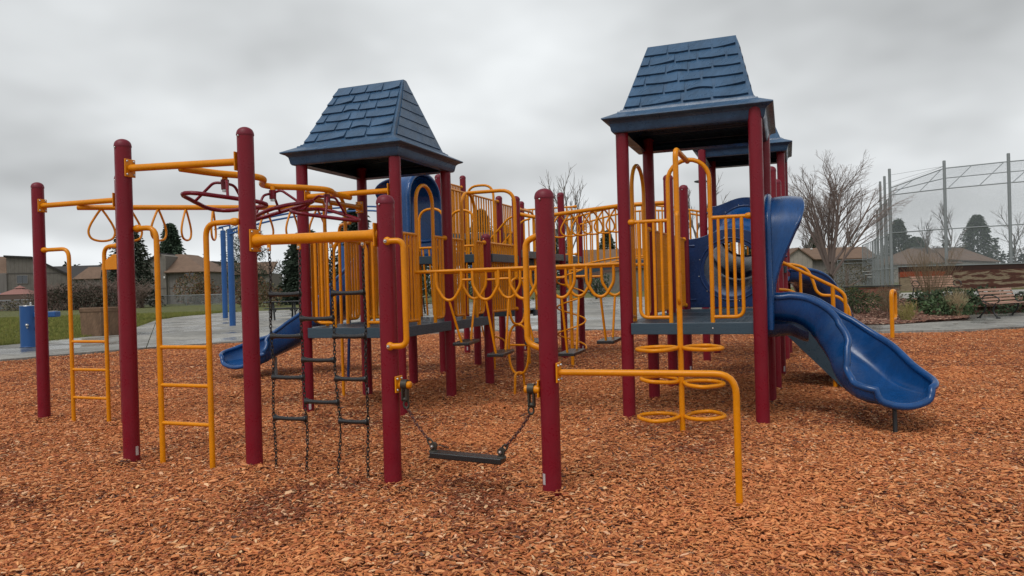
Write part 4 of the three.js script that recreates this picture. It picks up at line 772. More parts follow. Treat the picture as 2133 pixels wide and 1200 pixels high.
{ // stair with yellow hand rails on the right
  const t = thing('deck_stair', 'stair with bent yellow hand rails and dark slate side behind the short blue slide', 'stairs', 2.0, 3.1);
  const b0 = 2.62, b1 = 3.68;
  for (const b of [b0 - 0.02, b1 + 0.02]) {
    const sh = new THREE.Shape([[1.40, 0.98], [1.55, 0.98], [2.38, 0.12], [2.38, -0.05], [2.22, -0.05], [1.40, 0.80]].map(p => new THREE.Vector2(...p)));
    part(t, 'stringer', new THREE.ExtrudeGeometry(sh, { depth: 0.04, bevelEnabled: false }).translate(0, 0, -b - 0.02), M.deck);
  }
  for (let k = 0; k < 4; k++) part(t, 'tread', box(0.24, 0.035, b1 - b0 - 0.02, 1.62 + k * 0.195, 0.80 - k * 0.2, -(b0 + b1) / 2, 0.005), M.deck);
  part(t, 'hand_rail', tube([P(1.40, b0, 1.64), P(1.50, b0, 1.60), P(2.12, b0, 1.26), P(2.23, b0, 1.17), P(2.25, b0, 0.25)], 0.022, 0.10, 10), M.yellow);
  part(t, 'lower_rail', tube([P(1.40, b0, 1.255), P(1.58, b0, 1.24), P(1.72, b0, 1.15), P(2.20, b0, 0.85)], 0.0195, 0.06, 9), M.yellow);
  for (const [a, y0, y1] of [[1.715, 1.15, 1.47], [2.09, -0.22, 1.28]]) part(t, 'rail_post', sweep([P(a, b0, y0), P(a, b0, y1)], a > 2 ? 0.026 : 0.019, 9), M.yellow);
  part(t, 'hand_rail', tube([P(1.45, b1, 1.60), P(1.66, b1, 1.585), P(1.82, b1, 1.52), P(1.90, b1, 1.33), P(1.93, b1, 1.20), P(2.0, b1, 1.14), P(2.21, b1, 1.13), P(2.34, b1, 0.98), P(2.40, b1, 0.4)], 0.021, 0.09, 10), M.yellow);
  part(t, 'rail_post', sweep([P(2.40, b1, -0.2), P(2.40, b1, 0.5)], 0.021, 9), M.yellow);
}
{ // lone hoop
  const t = worldThing('hand_rail_hoop', 'single narrow yellow hoop standing in the chips by the right hand path', 'hand rail', 8.43, 0, -16.33, 0.9);
  part(t, 'hoop', tube([V3(-0.13, -0.25, 0), V3(-0.13, 1.04, 0), V3(0.22, 1.04, 0), V3(0.22, 0.42, 0), V3(-0.13, 0.42, 0)].map(v => v), 0.045, 0.13, 12), M.yellow);
}

// ---------------------------------------------------------------- plants
function triCloud() { return { p: [], c: [] }; }
function addTri(t, a, b, c, col) { t.p.push(a.x, a.y, a.z, b.x, b.y, b.z, c.x, c.y, c.z); for (let i = 0; i < 3; i++) t.c.push(col[0], col[1], col[2]); }
function cloudGeo(t) { const g = new THREE.BufferGeometry(); g.setAttribute('position', new THREE.Float32BufferAttribute(t.p, 3)); g.setAttribute('color', new THREE.Float32BufferAttribute(t.c, 3)); g.computeVertexNormals(); return g; }
const leafMat = new THREE.MeshStandardMaterial({ vertexColors: true, roughness: 0.8, side: THREE.DoubleSide });
const barkTex = tex(256, (u, v) => { const n = clamp(0.62 + 0.5 * tile(u, v * 0.5 % 1, 24, 4, 3) + 0.2 * tile(u, v, 6, 3, 8)); return [n, n * 0.97, n * 0.92]; }, true);
M.bark = new THREE.MeshStandardMaterial({ color: lin(0.17, 0.135, 0.105), map: barkTex, bumpMap: barkTex, bumpScale: 0.012, roughness: 0.95 });
M.twig = new THREE.MeshStandardMaterial({ color: lin(0.19, 0.135, 0.11), roughness: 0.9 });
M.twigTree = new THREE.MeshStandardMaterial({ color: lin(0.20, 0.155, 0.135), roughness: 0.9 });
M.twigGrey = new THREE.MeshStandardMaterial({ color: lin(0.17, 0.15, 0.135), roughness: 0.9 });
M.barkDark = new THREE.MeshStandardMaterial({ color: lin(0.06, 0.045, 0.035), roughness: 0.95 });
const rv = s => V3(rr(-s, s), rr(-s, s), rr(-s, s));
function leaf(t, p, dir, len, wid, col) {
  const side = new THREE.Vector3().crossVectors(dir, V3(rr(-1, 1), rr(-1, 1), rr(-1, 1))).normalize(), k = rr(0.75, 1.25), c = [col[0] * k, col[1] * k, col[2] * k];
  const mid = p.clone().addScaledVector(dir, len * 0.5), tip = p.clone().addScaledVector(dir, len); tip.y -= len * 0.12;
  const l = mid.clone().addScaledVector(side, wid / 2), r = mid.clone().addScaledVector(side, -wid / 2); addTri(t, p, l, tip, c); addTri(t, p, tip, r, c);
}
// bare tree: stems fork again and again into fine twigs
function bareBranches(list, p, dir, len, r, lvl, max, o) {
  const n = lvl >= max - 1 ? 3 : 4, pts = [p.clone()], d = dir.clone(); let q = p.clone();
  for (let i = 0; i < n; i++) { d.add(rv(o.wob)).add(V3(0, o.up, 0)).normalize(); q = q.clone().addScaledVector(d, len / n); pts.push(q); }
  list[Math.min(lvl, 1)].push(sweep(pts, u => Math.max(o.min, r * (1 - 0.55 * u)), lvl === 0 ? 7 : lvl === 1 ? 5 : 3, false, false));
  if (lvl >= max) return;
  const kids = o.kids[Math.min(lvl, o.kids.length - 1)];
  for (let k = 0; k < kids; k++) {
    const u = lvl === 0 ? mix(0.35, 1, (k + rnd()) / kids) : mix(0.22, 1, (k + rnd()) / kids), f = u * n, i = Math.min(n - 1, Math.floor(f)), b = pts[i].clone().lerp(pts[i + 1], f - i);
    const dd = pts[i + 1].clone().sub(pts[i]).normalize(), s = new THREE.Vector3().crossVectors(dd, rv(1)).normalize();
    bareBranches(list, b, dd.clone().multiplyScalar(Math.cos(o.ang)).addScaledVector(s, Math.sin(o.ang) * rr(0.75, 1.2)).normalize(), len * rr(o.len[0], o.len[1]) * (lvl === 0 ? 1 : 1 - 0.25 * u), r * (o.thin || (lvl === 0 ? 0.6 : 0.55)) * rr(0.8, 1.1), lvl + 1, max, o);
  }
}
function bareTree(name, label, x, y, z, stems, max, o, mats, group) {
  const t = worldThing(name, label, 'tree', x, y, z, 0, group), list = [[], []];
  for (const s of stems) bareBranches(list, V3(...s.p), V3(...s.d).normalize(), s.l, s.r, s.lvl ?? 0, max, o);
  part(t, 'trunk', merge(list[0]), mats[0]); if (list[1].length) part(t, 'crown', merge(list[1]), mats[1]); return t;
}
function conifer(name, label, x, z, h, r, o = {}) {
  const t = worldThing(name, label, 'tree', x, 0, z, 0, o.group), c = triCloud(), base = o.base ?? 0.08, col = o.col || [0.035, 0.055, 0.026], N = o.n || 2600, size = o.size || 0.34;
  part(t, 'trunk', sweep([V3(0, -0.2, 0), V3(rr(-0.1, 0.1), h * 0.5, 0), V3(0, h * 0.97, 0)], u => h * 0.016 * (1 - 0.9 * u) + 0.02, 7), M.barkDark);
  const nb = Math.floor(N / 14);
  for (let i = 0; i < nb; i++) {
    const u = Math.pow((i + rnd()) / nb, o.pow || 0.8), y = h * mix(base, 1, u), th = i * 2.399 + rr(-0.4, 0.4), R = r * Math.pow(1 - u, o.taper || 0.8) * rr(0.55, 1.12) + 0.12, dr = o.droop ?? 0.25;
    for (let k = 0; k < 14; k++) { const s = Math.sqrt(rr(0.04, 1)), p = V3(Math.cos(th) * R * s, y - dr * R * s * s + rr(-0.16, 0.16), Math.sin(th) * R * s).add(rv(size * 0.5)); leaf(c, p, V3(Math.cos(th) + rr(-0.8, 0.8), rr(-0.7, 0.25), Math.sin(th) + rr(-0.8, 0.8)).normalize(), size * rr(0.7, 1.3), size * 0.45, col); }
  }
  part(t, 'crown', cloudGeo(c), leafMat); return t;
}
function clumpTree(name, label, x, z, clumps, o) {
  const t = worldThing(name, label, o.cat || 'tree', x, o.y || 0, z, 0, o.group), c = triCloud();
  if (o.trunk) part(t, 'trunk', merge(o.trunk.map(([a, b, r]) => sweep([V3(...a), V3(...a).lerp(V3(...b), 0.5).add(rv(0.12)), V3(...b)], u => r * (1 - 0.5 * u), 6))), M.barkDark);
  else { const st = []; for (let i = 0; i < 9; i++) { const k = clumps[i % clumps.length]; st.push(sweep([V3(rr(-0.2, 0.2), -0.05, rr(-0.2, 0.2)), V3(k[0] * 0.6 + rr(-0.2, 0.2), k[1] * 0.6, k[2] * 0.6), V3(k[0] + rr(-0.3, 0.3) * k[3], k[1] + k[4] * 0.5, k[2])], u => (o.stem || 0.03) * (1 - 0.7 * u), 4)); } part(t, 'stem', merge(st), M.twig); }
  for (const [cx, cy, cz, rx, ry, n] of clumps) for (let i = 0; i < n; i++) {
    const d = rv(1); while (d.length() > 1) d.copy(rv(1)); const s = Math.pow(d.length(), -0.45); d.multiplyScalar(Math.min(1.1, s)); const w = 1 + 0.22 * perlin.noise(d.x * 3 + cx, d.y * 3, d.z * 3 + cz);
    const p = V3(cx + d.x * rx * w, Math.max(0.02, cy + d.y * ry * w), cz + d.z * rx * w), col = o.cols[Math.floor(rnd() * o.cols.length)];
    leaf(c, p, d.clone().add(rv(0.9)).normalize(), o.size * rr(0.6, 1.3), o.size * (o.wid || 0.5), col);
  }
  part(t, 'foliage', cloudGeo(c), leafMat); return t;
}
// ---------------------------------------------------------------- right side: vase shaped bare tree, beds, benches
{
  const st = [{ p: [0, -0.1, 0], d: [0.02, 1, 0], l: 1.75, r: 0.16, lvl: 0 }], o = { wob: 0.06, up: 0.015, min: 0.0024, kids: [0, 7, 6, 5, 3], ang: 0.5, len: [0.42, 0.62], thin: 0.42 };
  for (let k = 0; k < 11; k++) { const th = k * 2.4, f = (k * 0.618) % 1, lean = 0.12 + 0.72 * f; st.push({ p: [Math.cos(th) * 0.07, 1.05 + 0.5 * ((k * 0.37) % 1), Math.sin(th) * 0.07], d: [Math.cos(th) * lean, 1, Math.sin(th) * lean], l: mix(3.5, 2.7, f) * rr(0.92, 1.05), r: 0.062, lvl: 1 }); }
  bareTree('bare_tree', 'leafless vase shaped tree with many upright limbs beside the ball field backstop', 13.0, 0.35, -30, st, 5, o, [M.bark, M.twigTree]);
}
M.bed = new THREE.MeshStandardMaterial({ color: lin(0.075, 0.034, 0.022), roughness: 0.95, bumpMap: concreteBump, bumpScale: 0.02 });
const bedH = (x, z) => 0.05 + 0.40 * smooth(-20.2, -26.5, z + 0.16 * (x - 12)) + 0.03 * fbm(x, 1, z, 3) + 0.05 * smooth(-19.9, -20.6, z + 0.1 * (x - 12));
{
  const edge = x => x < 8.8 ? -20.4 : x < 10.4 ? mix(-20.2, -19.9, (x - 8.8) / 1.6) : x < 13 ? mix(-19.9, -21.0, (x - 10.4) / 2.6) : x < 14.6 ? mix(-21.0, -23.6, (x - 13) / 1.6) : mix(-23.6, -24.5, (x - 14.6) / 4.4);
  structure('planting_bed', sheet(40, 24, (u, v) => { const x = mix(7.5, 19, u), z = mix(edge(x), -27.2, v); const p = V3(x, v === 0 ? 0.0 : bedH(x, z), z); p.u = x; p.v = z; return p; }), M.bed);
  structure('terrace', planUV(prism([[7.6, -27.1], [40, -27.1], [40, -38], [7.9, -38]], -0.1, 0.46), 7), M.concrete);
  const bt = [[0.20, 0.085, 0.055], [0.13, 0.05, 0.035], [0.27, 0.14, 0.095], [0.08, 0.035, 0.025], [0.34, 0.22, 0.16]];
  chipField('bark_mulch', 'dark reddish bark mulch in the planting bed beside the path', 'bark mulch', 26000, [chipShapes[1], chipShapes[2]], () => { const x = rr(7.8, 18.8), z = mix(edge(x) - 0.03, -27, Math.pow(rnd(), 1.25)); return { p: V3(x, bedH(x, z) + 0.012, z), l: rr(0.05, 0.13) }; }, (c) => { const t = bt[Math.floor(rnd() * 5)], v = rr(0.8, 1.2); c.setRGB(t[0] * v, t[1] * v, t[2] * v); });
}
M.slatWood = new THREE.MeshStandardMaterial({ color: lin(0.48, 0.27, 0.19), roughness: 0.55, map: rep(tex(256, (u, v) => { const n = clamp(0.86 + 0.35 * tile(u * 0.2 % 1, v, 30, 3, 2)); return [n, n, n]; }, true), 1) });
function bench(x, y, z, turn, label) {
  const t = worldThing('park_bench', label, 'bench', x, y, z, turn, 'benches beside the path'), L = 1.8;
  const prof = [[0.30, 0.425, 0], [0.205, 0.425, 0], [0.11, 0.415, 0], [0.015, 0.41, 0.05], [-0.075, 0.44, 0.5], [-0.125, 0.53, 1.12], [-0.16, 0.625, 1.22], [-0.195, 0.72, 1.22], [-0.23, 0.815, 1.22]];
  for (const [pz, py, tilt] of prof) { const g = new RoundedBoxGeometry(L - 0.06, 0.022, 0.070, 1, 0.006).rotateX(tilt).translate(0, py, pz); part(t, 'slat', g, M.slatWood); }
  for (const s of [-1, 0, 1]) {
    const xs = s * (L / 2 - 0.05); part(t, 'seat_frame', tube([V3(xs, 0.40, 0.34), V3(xs, 0.395, 0.02), V3(xs, 0.42, -0.09), V3(xs, 0.86, -0.26)], 0.018, 0.06, 8), M.blackMetal);
    if (!s) continue;
    part(t, 'leg', tube([V3(xs, 0.39, 0.22), V3(xs, 0.20, 0.16), V3(xs, 0.02, 0.30)], 0.024, 0.1, 8), M.blackMetal); part(t, 'leg', tube([V3(xs, 0.40, -0.02), V3(xs, 0.2, -0.06), V3(xs, 0.02, -0.22)], 0.024, 0.1, 8), M.blackMetal);
    for (const fz of [0.31, -0.23]) part(t, 'foot', box(0.05, 0.03, 0.11, xs, 0.015, fz, 0.008), M.blackMetal);
    const arm = []; for (let k = 0; k < 24; k++) { const th = k / 24 * 6.283; arm.push(V3(xs, 0.545 + Math.sin(th) * 0.125 + 0.02 * Math.cos(th) * -1, 0.11 + Math.cos(th) * 0.24)); } part(t, 'arm_rest', sweep(arm, 0.018, 8, true), M.blackMetal);
  }
  return t;
}
bench(14.62, 0.055, -21.95, 0.49, 'wooden slat bench with black metal frame on the path at the right edge');
bench(16.75, 0.46, -29.2, 0.05, 'wooden slat bench behind the twiggy shrub in front of the ball field wall');
{ // low brick wall
  const t = worldThing('brick_wall', 'low red brick wall with dark cap behind the planting bed', 'wall', 13.3, 0.46, -27.3, -0.03);
  const bm = [[0.22, 0.085, 0.055], [0.17, 0.068, 0.045], [0.26, 0.11, 0.07]].map(c => new THREE.MeshStandardMaterial({ color: lin(...c), roughness: 0.9 })), bg = new RoundedBoxGeometry(0.215, 0.062, 0.10, 1, 0.006);
  part(t, 'mortar', box(1.98, 0.50, 0.18, 0, 0.25, -0.01), new THREE.MeshStandardMaterial({ color: lin(0.25, 0.23, 0.2), roughness: 0.95 }));
  for (let r = 0; r < 7; r++) for (let k = 0; k < 9; k++) { const x = -0.99 + 0.11 + k * 0.2225 + (r % 2 ? -0.05 : 0.03); if (x < -0.92 || x > 0.92) continue; shared(t, 'brick', bg, bm[(k * 7 + r * 5) % 3], V3(x, 0.04 + r * 0.071, 0.045)); }
  part(t, 'cap', box(2.1, 0.05, 0.3, 0, 0.535, 0, 0.01), M.blackMetal);
}
{ // bed plants
  clumpTree('evergreen_shrub', 'rounded dark green feathery shrub in the bed left of the lone yellow hoop', 10.55, -22.6, [[0, 0.42, 0, 0.62, 0.34, 900], [-0.15, 0.55, 0, 0.35, 0.25, 500]], { y: 0.2, size: 0.13, wid: 0.2, cols: [[0.03, 0.055, 0.018], [0.05, 0.08, 0.02], [0.025, 0.04, 0.018]], cat: 'shrub', stem: 0.02 });
  clumpTree('laurel_shrub', 'leafy bright green laurel shrub at the front of the bed near the bench', 12.85, -21.9, [[-0.2, 0.28, 0, 0.42, 0.26, 420], [0.3, 0.25, 0.1, 0.38, 0.25, 380]], { y: 0.12, size: 0.13, wid: 0.5, cols: [[0.055, 0.10, 0.035], [0.035, 0.07, 0.025], [0.08, 0.12, 0.05]], cat: 'shrub', stem: 0.015 });
  clumpTree('laurel_shrub', 'dark leafy laurel shrub behind the bright laurel in the bed', 13.3, -23.1, [[-0.3, 0.32, 0, 0.5, 0.32, 460], [0.4, 0.32, 0, 0.5, 0.32, 460]], { y: 0.22, size: 0.13, wid: 0.5, cols: [[0.03, 0.055, 0.022], [0.02, 0.04, 0.016], [0.05, 0.075, 0.03]], cat: 'shrub', stem: 0.015 });
  clumpTree('laurel_shrub', 'dark leafy laurel shrub directly behind the right hand bench', 15.3, -24.5, [[-0.6, 0.34, 0, 0.55, 0.36, 520], [0.35, 0.34, 0, 0.6, 0.36, 520]], { y: 0.2, size: 0.13, wid: 0.5, cols: [[0.03, 0.055, 0.022], [0.02, 0.04, 0.016], [0.05, 0.075, 0.03]], cat: 'shrub', stem: 0.015 });
  clumpTree('laurel_shrub', 'low dark laurel filling the gap beneath the right hand bench', 15.6, -23.95, [[-0.9, 0.3, 0, 0.5, 0.34, 420], [0.1, 0.3, 0, 0.6, 0.34, 520], [1.2, 0.3, -0.1, 0.6, 0.34, 520]], { y: 0.05, size: 0.13, wid: 0.5, cols: [[0.03, 0.055, 0.022], [0.02, 0.04, 0.016], [0.05, 0.075, 0.03]], cat: 'shrub', stem: 0.015 });
  clumpTree('low_shrub', 'small brown heathery shrub in front of the feathery evergreen', 10.9, -21.3, [[0, 0.12, 0, 0.42, 0.13, 520]], { y: 0.1, size: 0.12, wid: 0.12, cols: [[0.10, 0.05, 0.03], [0.07, 0.035, 0.025]], cat: 'shrub', stem: 0.01 });
  clumpTree('low_shrub', 'dull green shrub with brown twigs between the lone hoop and the laurels', 12.2, -24.0, [[0, 0.35, 0, 0.6, 0.35, 380]], { y: 0.2, size: 0.12, wid: 0.3, cols: [[0.05, 0.06, 0.03], [0.09, 0.065, 0.04]], cat: 'shrub', stem: 0.012 });
  const twigs = (name, label, x, y, z, n, h, sp, mat, rad = 0.006) => { const t = worldThing(name, label, 'shrub', x, y, z), l = []; for (let i = 0; i < n; i++) { const th = rnd() * 6.28, s = Math.sqrt(rnd()) * sp, hh = h * rr(0.6, 1.05), p0 = V3(Math.cos(th) * 0.15 * rnd(), -0.05, Math.sin(th) * 0.15), p1 = V3(Math.cos(th) * s * 0.45, hh * 0.5, Math.sin(th) * s * 0.45).add(rv(0.05)), p2 = V3(Math.cos(th) * s, hh, Math.sin(th) * s).add(rv(0.08)); l.push(sweep([p0, p1, p2], u => rad * (1.2 - 0.8 * u), 3, false, false)); for (let k = 0; k < 2; k++) { const u = rr(0.2, 0.8), b = p1.clone().lerp(p2, u); l.push(sweep([b, b.clone().add(V3(rr(-0.15, 0.15), rr(0.15, 0.4), rr(-0.15, 0.15)))], rad * 0.6, 3, false, false)); } } part(t, 'stem', merge(l), mat); return t; };
  M.reed = new THREE.MeshStandardMaterial({ color: lin(0.19, 0.135, 0.075), roughness: 0.9 }); M.straw = new THREE.MeshStandardMaterial({ color: lin(0.42, 0.32, 0.19), roughness: 0.9 }); M.limeGrass = new THREE.MeshStandardMaterial({ color: lin(0.30, 0.27, 0.08), roughness: 0.9 });
  twigs('twiggy_shrub', 'tall brown twiggy shrub in the bed in front of the stained wall', 13.75, 0.3, -24.2, 120, 1.95, 1.05, M.reed, 0.0055);
  twigs('twiggy_shrub', 'small brown twiggy shrub just right of the lone yellow hoop', 11.6, 0.2, -22.8, 60, 0.75, 0.5, M.reed);
  twigs('ornamental_grass', 'blond feathery ornamental grass clump beside the bench', 13.0, 0.14, -21.6, 120, 0.58, 0.34, M.straw, 0.003);
  twigs('ornamental_grass', 'small yellow green grass tuft behind the lone hoop', 11.0, 0.08, -20.6, 80, 0.3, 0.28, M.limeGrass, 0.004);
}
// ---------------------------------------------------------------- ball field: backstop and stained wall
const meshTex = tex(256, (u, v) => { const a = Math.abs(((u + v) * 8 % 1) - 0.5) * 2, b = Math.abs(((u - v + 2) * 8 % 1) - 0.5) * 2, w = Math.max(smooth(0.70, 0.88, a), smooth(0.70, 0.88, b)); return [w, w, w]; });
M.mesh = new THREE.MeshStandardMaterial({ color: lin(0.26, 0.285, 0.30), roughness: 0.5, metalness: 0.3, alphaMap: meshTex, transparent: true, side: THREE.DoubleSide });
function quadGeo(a, b, c, d, cell = 0.5) { const g = new THREE.BufferGeometry(), w = a.distanceTo(b), h = a.distanceTo(d); g.setAttribute('position', new THREE.Float32BufferAttribute([a, b, c, d].flatMap(v => [v.x, v.y, v.z]), 3)); g.setAttribute('uv', new THREE.Float32BufferAttribute([0, 0, w / cell, 0, w / cell, h / cell, 0, h / cell], 2)); g.setIndex([0, 1, 2, 0, 2, 3]); g.computeVertexNormals(); return g; }
{
  const t = worldThing('backstop', 'tall galvanised chain link baseball backstop with slanted canopy behind the right hand bed', 'backstop', 0, 0, 0);
  const main = [[35.1, -68], [37.8, -64], [41.36, -61], [45.6, -58.6], [50, -57]], wing = [[35.1, -68], [37.17, -73], [38.74, -77], [41.3, -83]], low = [[41.3, -83], [43.5, -88], [45.6, -93], [47.6, -98.5], [49.6, -104]];
  const pole = (x, z, h, r) => part(t, 'pole', sweep([V3(x, -0.2, z), V3(x, h, z)], r, 10), M.galv);
  const run = (l, h, rails, tall) => { for (let i = 0; i < l.length - 1; i++) { const [x0, z0] = l[i], [x1, z1] = l[i + 1]; for (const y of rails) part(t, 'rail', sweep([V3(x0, y, z0), V3(x1, y, z1)], 0.045, 6), M.galv); part(t, 'wire_mesh', quadGeo(V3(x0, 0.1, z0), V3(x1, 0.1, z1), V3(x1, h, z1), V3(x0, h, z0)), M.mesh); const n = tall ? 3 : 1; for (let k = 1; k < n; k++) part(t, 'stud', sweep([V3(mix(x0, x1, k / n), 0, mix(z0, z1, k / n)), V3(mix(x0, x1, k / n), h, mix(z0, z1, k / n))], 0.035, 6), M.galv); } };
  for (const [x, z] of main) pole(x, z, 11.17, 0.125); for (const [x, z] of wing.slice(1, 3)) pole(x, z, 11.17, 0.12); pole(...wing[3], 8.7, 0.1); for (const [x, z] of low.slice(1)) pole(x, z, 5.7, 0.07);
  run(main, 8.75, [8.75, 5.25, 1.98], false); run(wing, 8.6, [8.6, 5.25, 1.98], true); run(low, 5.7, [5.7, 3.6, 2.0], true);
  // slanted canopy over the plate
  const off = [-3.4, -3.2], cn = main.map(([x, z], i) => V3(x + 1.8 + i * 0.2, 11.0 - (i === 0 ? 1.2 : 0), z - 3.4));
  for (let i = 0; i < main.length - 1; i++) { const a = V3(main[i][0], 8.75, main[i][1]), b = V3(main[i + 1][0], 8.75, main[i + 1][1]); part(t, 'canopy_mesh', quadGeo(a, b, cn[i + 1], cn[i]), M.mesh); part(t, 'canopy_rail', sweep([cn[i], cn[i + 1]], 0.05, 6), M.galv); part(t, 'canopy_rail', sweep([a.clone().lerp(cn[i], 0.5), b.clone().lerp(cn[i + 1], 0.5)], 0.04, 6), M.galv); for (const k of [0.05, 0.55]) part(t, 'canopy_brace', sweep([a.clone().lerp(b, k), cn[i].clone().lerp(cn[i + 1], k + 0.4)], 0.035, 6), M.galv); }
  for (const i of [0, 1, 2]) part(t, 'stay_cable', sweep([V3(wing[Math.min(i, 2)][0], 10.6 - i * 0.2, wing[Math.min(i, 2)][1]), V3(main[1][0], 10.7, main[1][1])], 0.012, 4), M.galv);
}
{
  const t = worldThing('dugout_fence', 'low chain link dugout fence with double top rail left of the backstop', 'fence', 0, 0, 0);
  const pts = [[44.7, -101], [44.6, -99], [49.2, -99]];
  for (const [x, z] of pts) part(t, 'pole', sweep([V3(x, -0.2, z), V3(x, 3.6, z)], 0.07, 8), M.galv);
  for (const [a, b] of [[0, 1], [1, 2]]) { for (const y of [3.55, 3.1]) part(t, 'rail', sweep([V3(pts[a][0], y, pts[a][1]), V3(pts[b][0], y, pts[b][1])], 0.045, 6), M.galv); part(t, 'wire_mesh', quadGeo(V3(pts[a][0], 0.1, pts[a][1]), V3(pts[b][0], 0.1, pts[b][1]), V3(pts[b][0], a ? 2.2 : 3.5, pts[b][1]), V3(pts[a][0], a ? 2.2 : 3.5, pts[a][1])), M.mesh); }
}
{
  const t = worldThing('bleacher', 'small pale metal bleacher behind the dugout fence', 'bleacher', 46.0, 0, -95, 0.2);
  for (let k = 0; k < 3; k++) { part(t, 'seat_plank', box(1.6, 0.06, 0.3, 0, 1.9 - k * 0.35, k * 0.5, 0.01), M.white); for (const s of [-0.6, 0.6]) part(t, 'leg', sweep([V3(s, -0.1, k * 0.5), V3(s, 1.88 - k * 0.35, k * 0.5)], 0.035, 6), M.galv); }
}
{
  // block wall, its brown paint worn off in ragged courses
  const wallTex = tex(1024, (u, v) => {
    const course = v * 5, cy = course % 1, n = tile(u, v, 9, 5, 3), m = tile(u, v, 40, 3, 6), right = smooth(0.36, 0.5, u + 0.08 * n);
    const worn = right > 0.5 ? smooth(0.02, 0.10, 0.16 - Math.abs(cy - 0.5) * 0.42 + n * 0.45 - (v > 0.80 ? 0.6 : 0)) : smooth(0.0, 0.06, 0.62 - v + n * 0.16);
    let c = v > 0.82 ? [0.20, 0.12, 0.10] : v > 0.62 && u < 0.36 + n * 0.1 ? [0.52, 0.23, 0.13] : [0.30, 0.17, 0.13]; const w = [0.50, 0.44, 0.36], d = 1 + m * 0.3; const j = Math.min(cy, 1 - cy) < 0.03 || (Math.abs(((u * 24 + (Math.floor(course) % 2) * 0.5) % 1) - 0.5) > 0.48) ? 0.85 : 1;
    return [0, 1, 2].map(k => clamp(mix(c[k], w[k], worn) * d * j));
  }, true);
  const t = worldThing('block_wall', 'long low block wall with peeling brown and orange paint below the backstop', 'wall', 36.6, 0, -60.0, -0.04);
  const g = new THREE.BoxGeometry(9.9, 2.15, 0.25); g.translate(0, 0.93, 0); part(t, 'wall', g, new THREE.MeshStandardMaterial({ map: wallTex, roughness: 0.9 }));
  part(t, 'coping', box(10.0, 0.08, 0.34, 0, 2.045, 0, 0.01), M.galv);
}
// ---------------------------------------------------------------- left side furniture
{
  const t = worldThing('drinking_fountain', 'bright blue round drinking fountain with silver top on the left path', 'drinking fountain', -13.53, 0.055, -20.6, 0);
  const b = part(t, 'pedestal', new THREE.LatheGeometry([[0.001, 0], [0.235, 0], [0.235, 0.02], [0.215, 0.03], [0.215, 1.13], [0.222, 1.135], [0.222, 1.15], [0.001, 1.15]].map(p => new THREE.Vector2(...p)), 28), M.bluePole);
  part(b, 'bowl', new THREE.LatheGeometry([[0.001, 1.145], [0.15, 1.15], [0.2, 1.165], [0.218, 1.165], [0.222, 1.15]].map(p => new THREE.Vector2(...p)), 28), M.bolt);
  part(b, 'spout', merge([new THREE.CylinderGeometry(0.02, 0.028, 0.07, 10).translate(0.06, 1.19, 0), new THREE.SphereGeometry(0.026, 10, 8).translate(0.06, 1.23, 0)]), M.bolt);
  part(t, 'side_arm', merge([box(0.62, 0.16, 0.26, 0.50, 0.90, -0.02, 0.03)]), M.bluePole); part(t, 'side_bowl', new THREE.CylinderGeometry(0.12, 0.12, 0.012, 20).translate(0.68, 0.985, -0.02), M.bolt);
  part(t, 'push_button', merge([new THREE.SphereGeometry(0.045, 12, 10).translate(0.09, 0.62, 0.22), new THREE.CylinderGeometry(0.02, 0.02, 0.04, 8).rotateX(1.57).translate(0.10, 0.55, 0.22)]), M.bolt);
  part(t, 'valve_knob', new THREE.SphereGeometry(0.06, 12, 10).translate(0.25, 0.52, 0.02), M.bluePole);
}
{
  const ct = tex(512, (u, v) => { const a = tile(u, v, 5, 5, 2), b = tile(u, v * 0.35 % 1, 18, 3, 5), c = tile(u, v, 90, 2, 7), t = clamp(0.5 + 0.55 * a + 0.4 * b), d = 0.92 + 0.22 * c; return [clamp(mix(0.36, 0.56, t) * d), clamp(mix(0.27, 0.45, t) * d), clamp(mix(0.20, 0.36, t) * d)]; }, true);
  const m = new THREE.MeshStandardMaterial({ map: ct, roughness: 0.9, bumpMap: ct, bumpScale: 0.006 });
  const t = worldThing('concrete_planter', 'weathered brown hexagonal concrete planter standing at the lawn edge', 'planter', -14.45, 0.055, -26.0, 0.42);
  const hex = [[0.001, 0.08], [0.60, 0.08], [0.60, 0.98], [0.78, 0.98], [0.80, 0.96], [0.80, 0.85], [0.785, 0.83], [0.775, 0.82], [0.735, 0.0], [0.001, 0.0]];
  part(t, 'body', toCreasedNormals(new THREE.LatheGeometry(hex.map(p => new THREE.Vector2(...p)), 6).toNonIndexed(), 0.4), m); part(t, 'soil', new THREE.CylinderGeometry(0.58, 0.58, 0.04, 6).translate(0, 0.80, 0), M.bed);
}
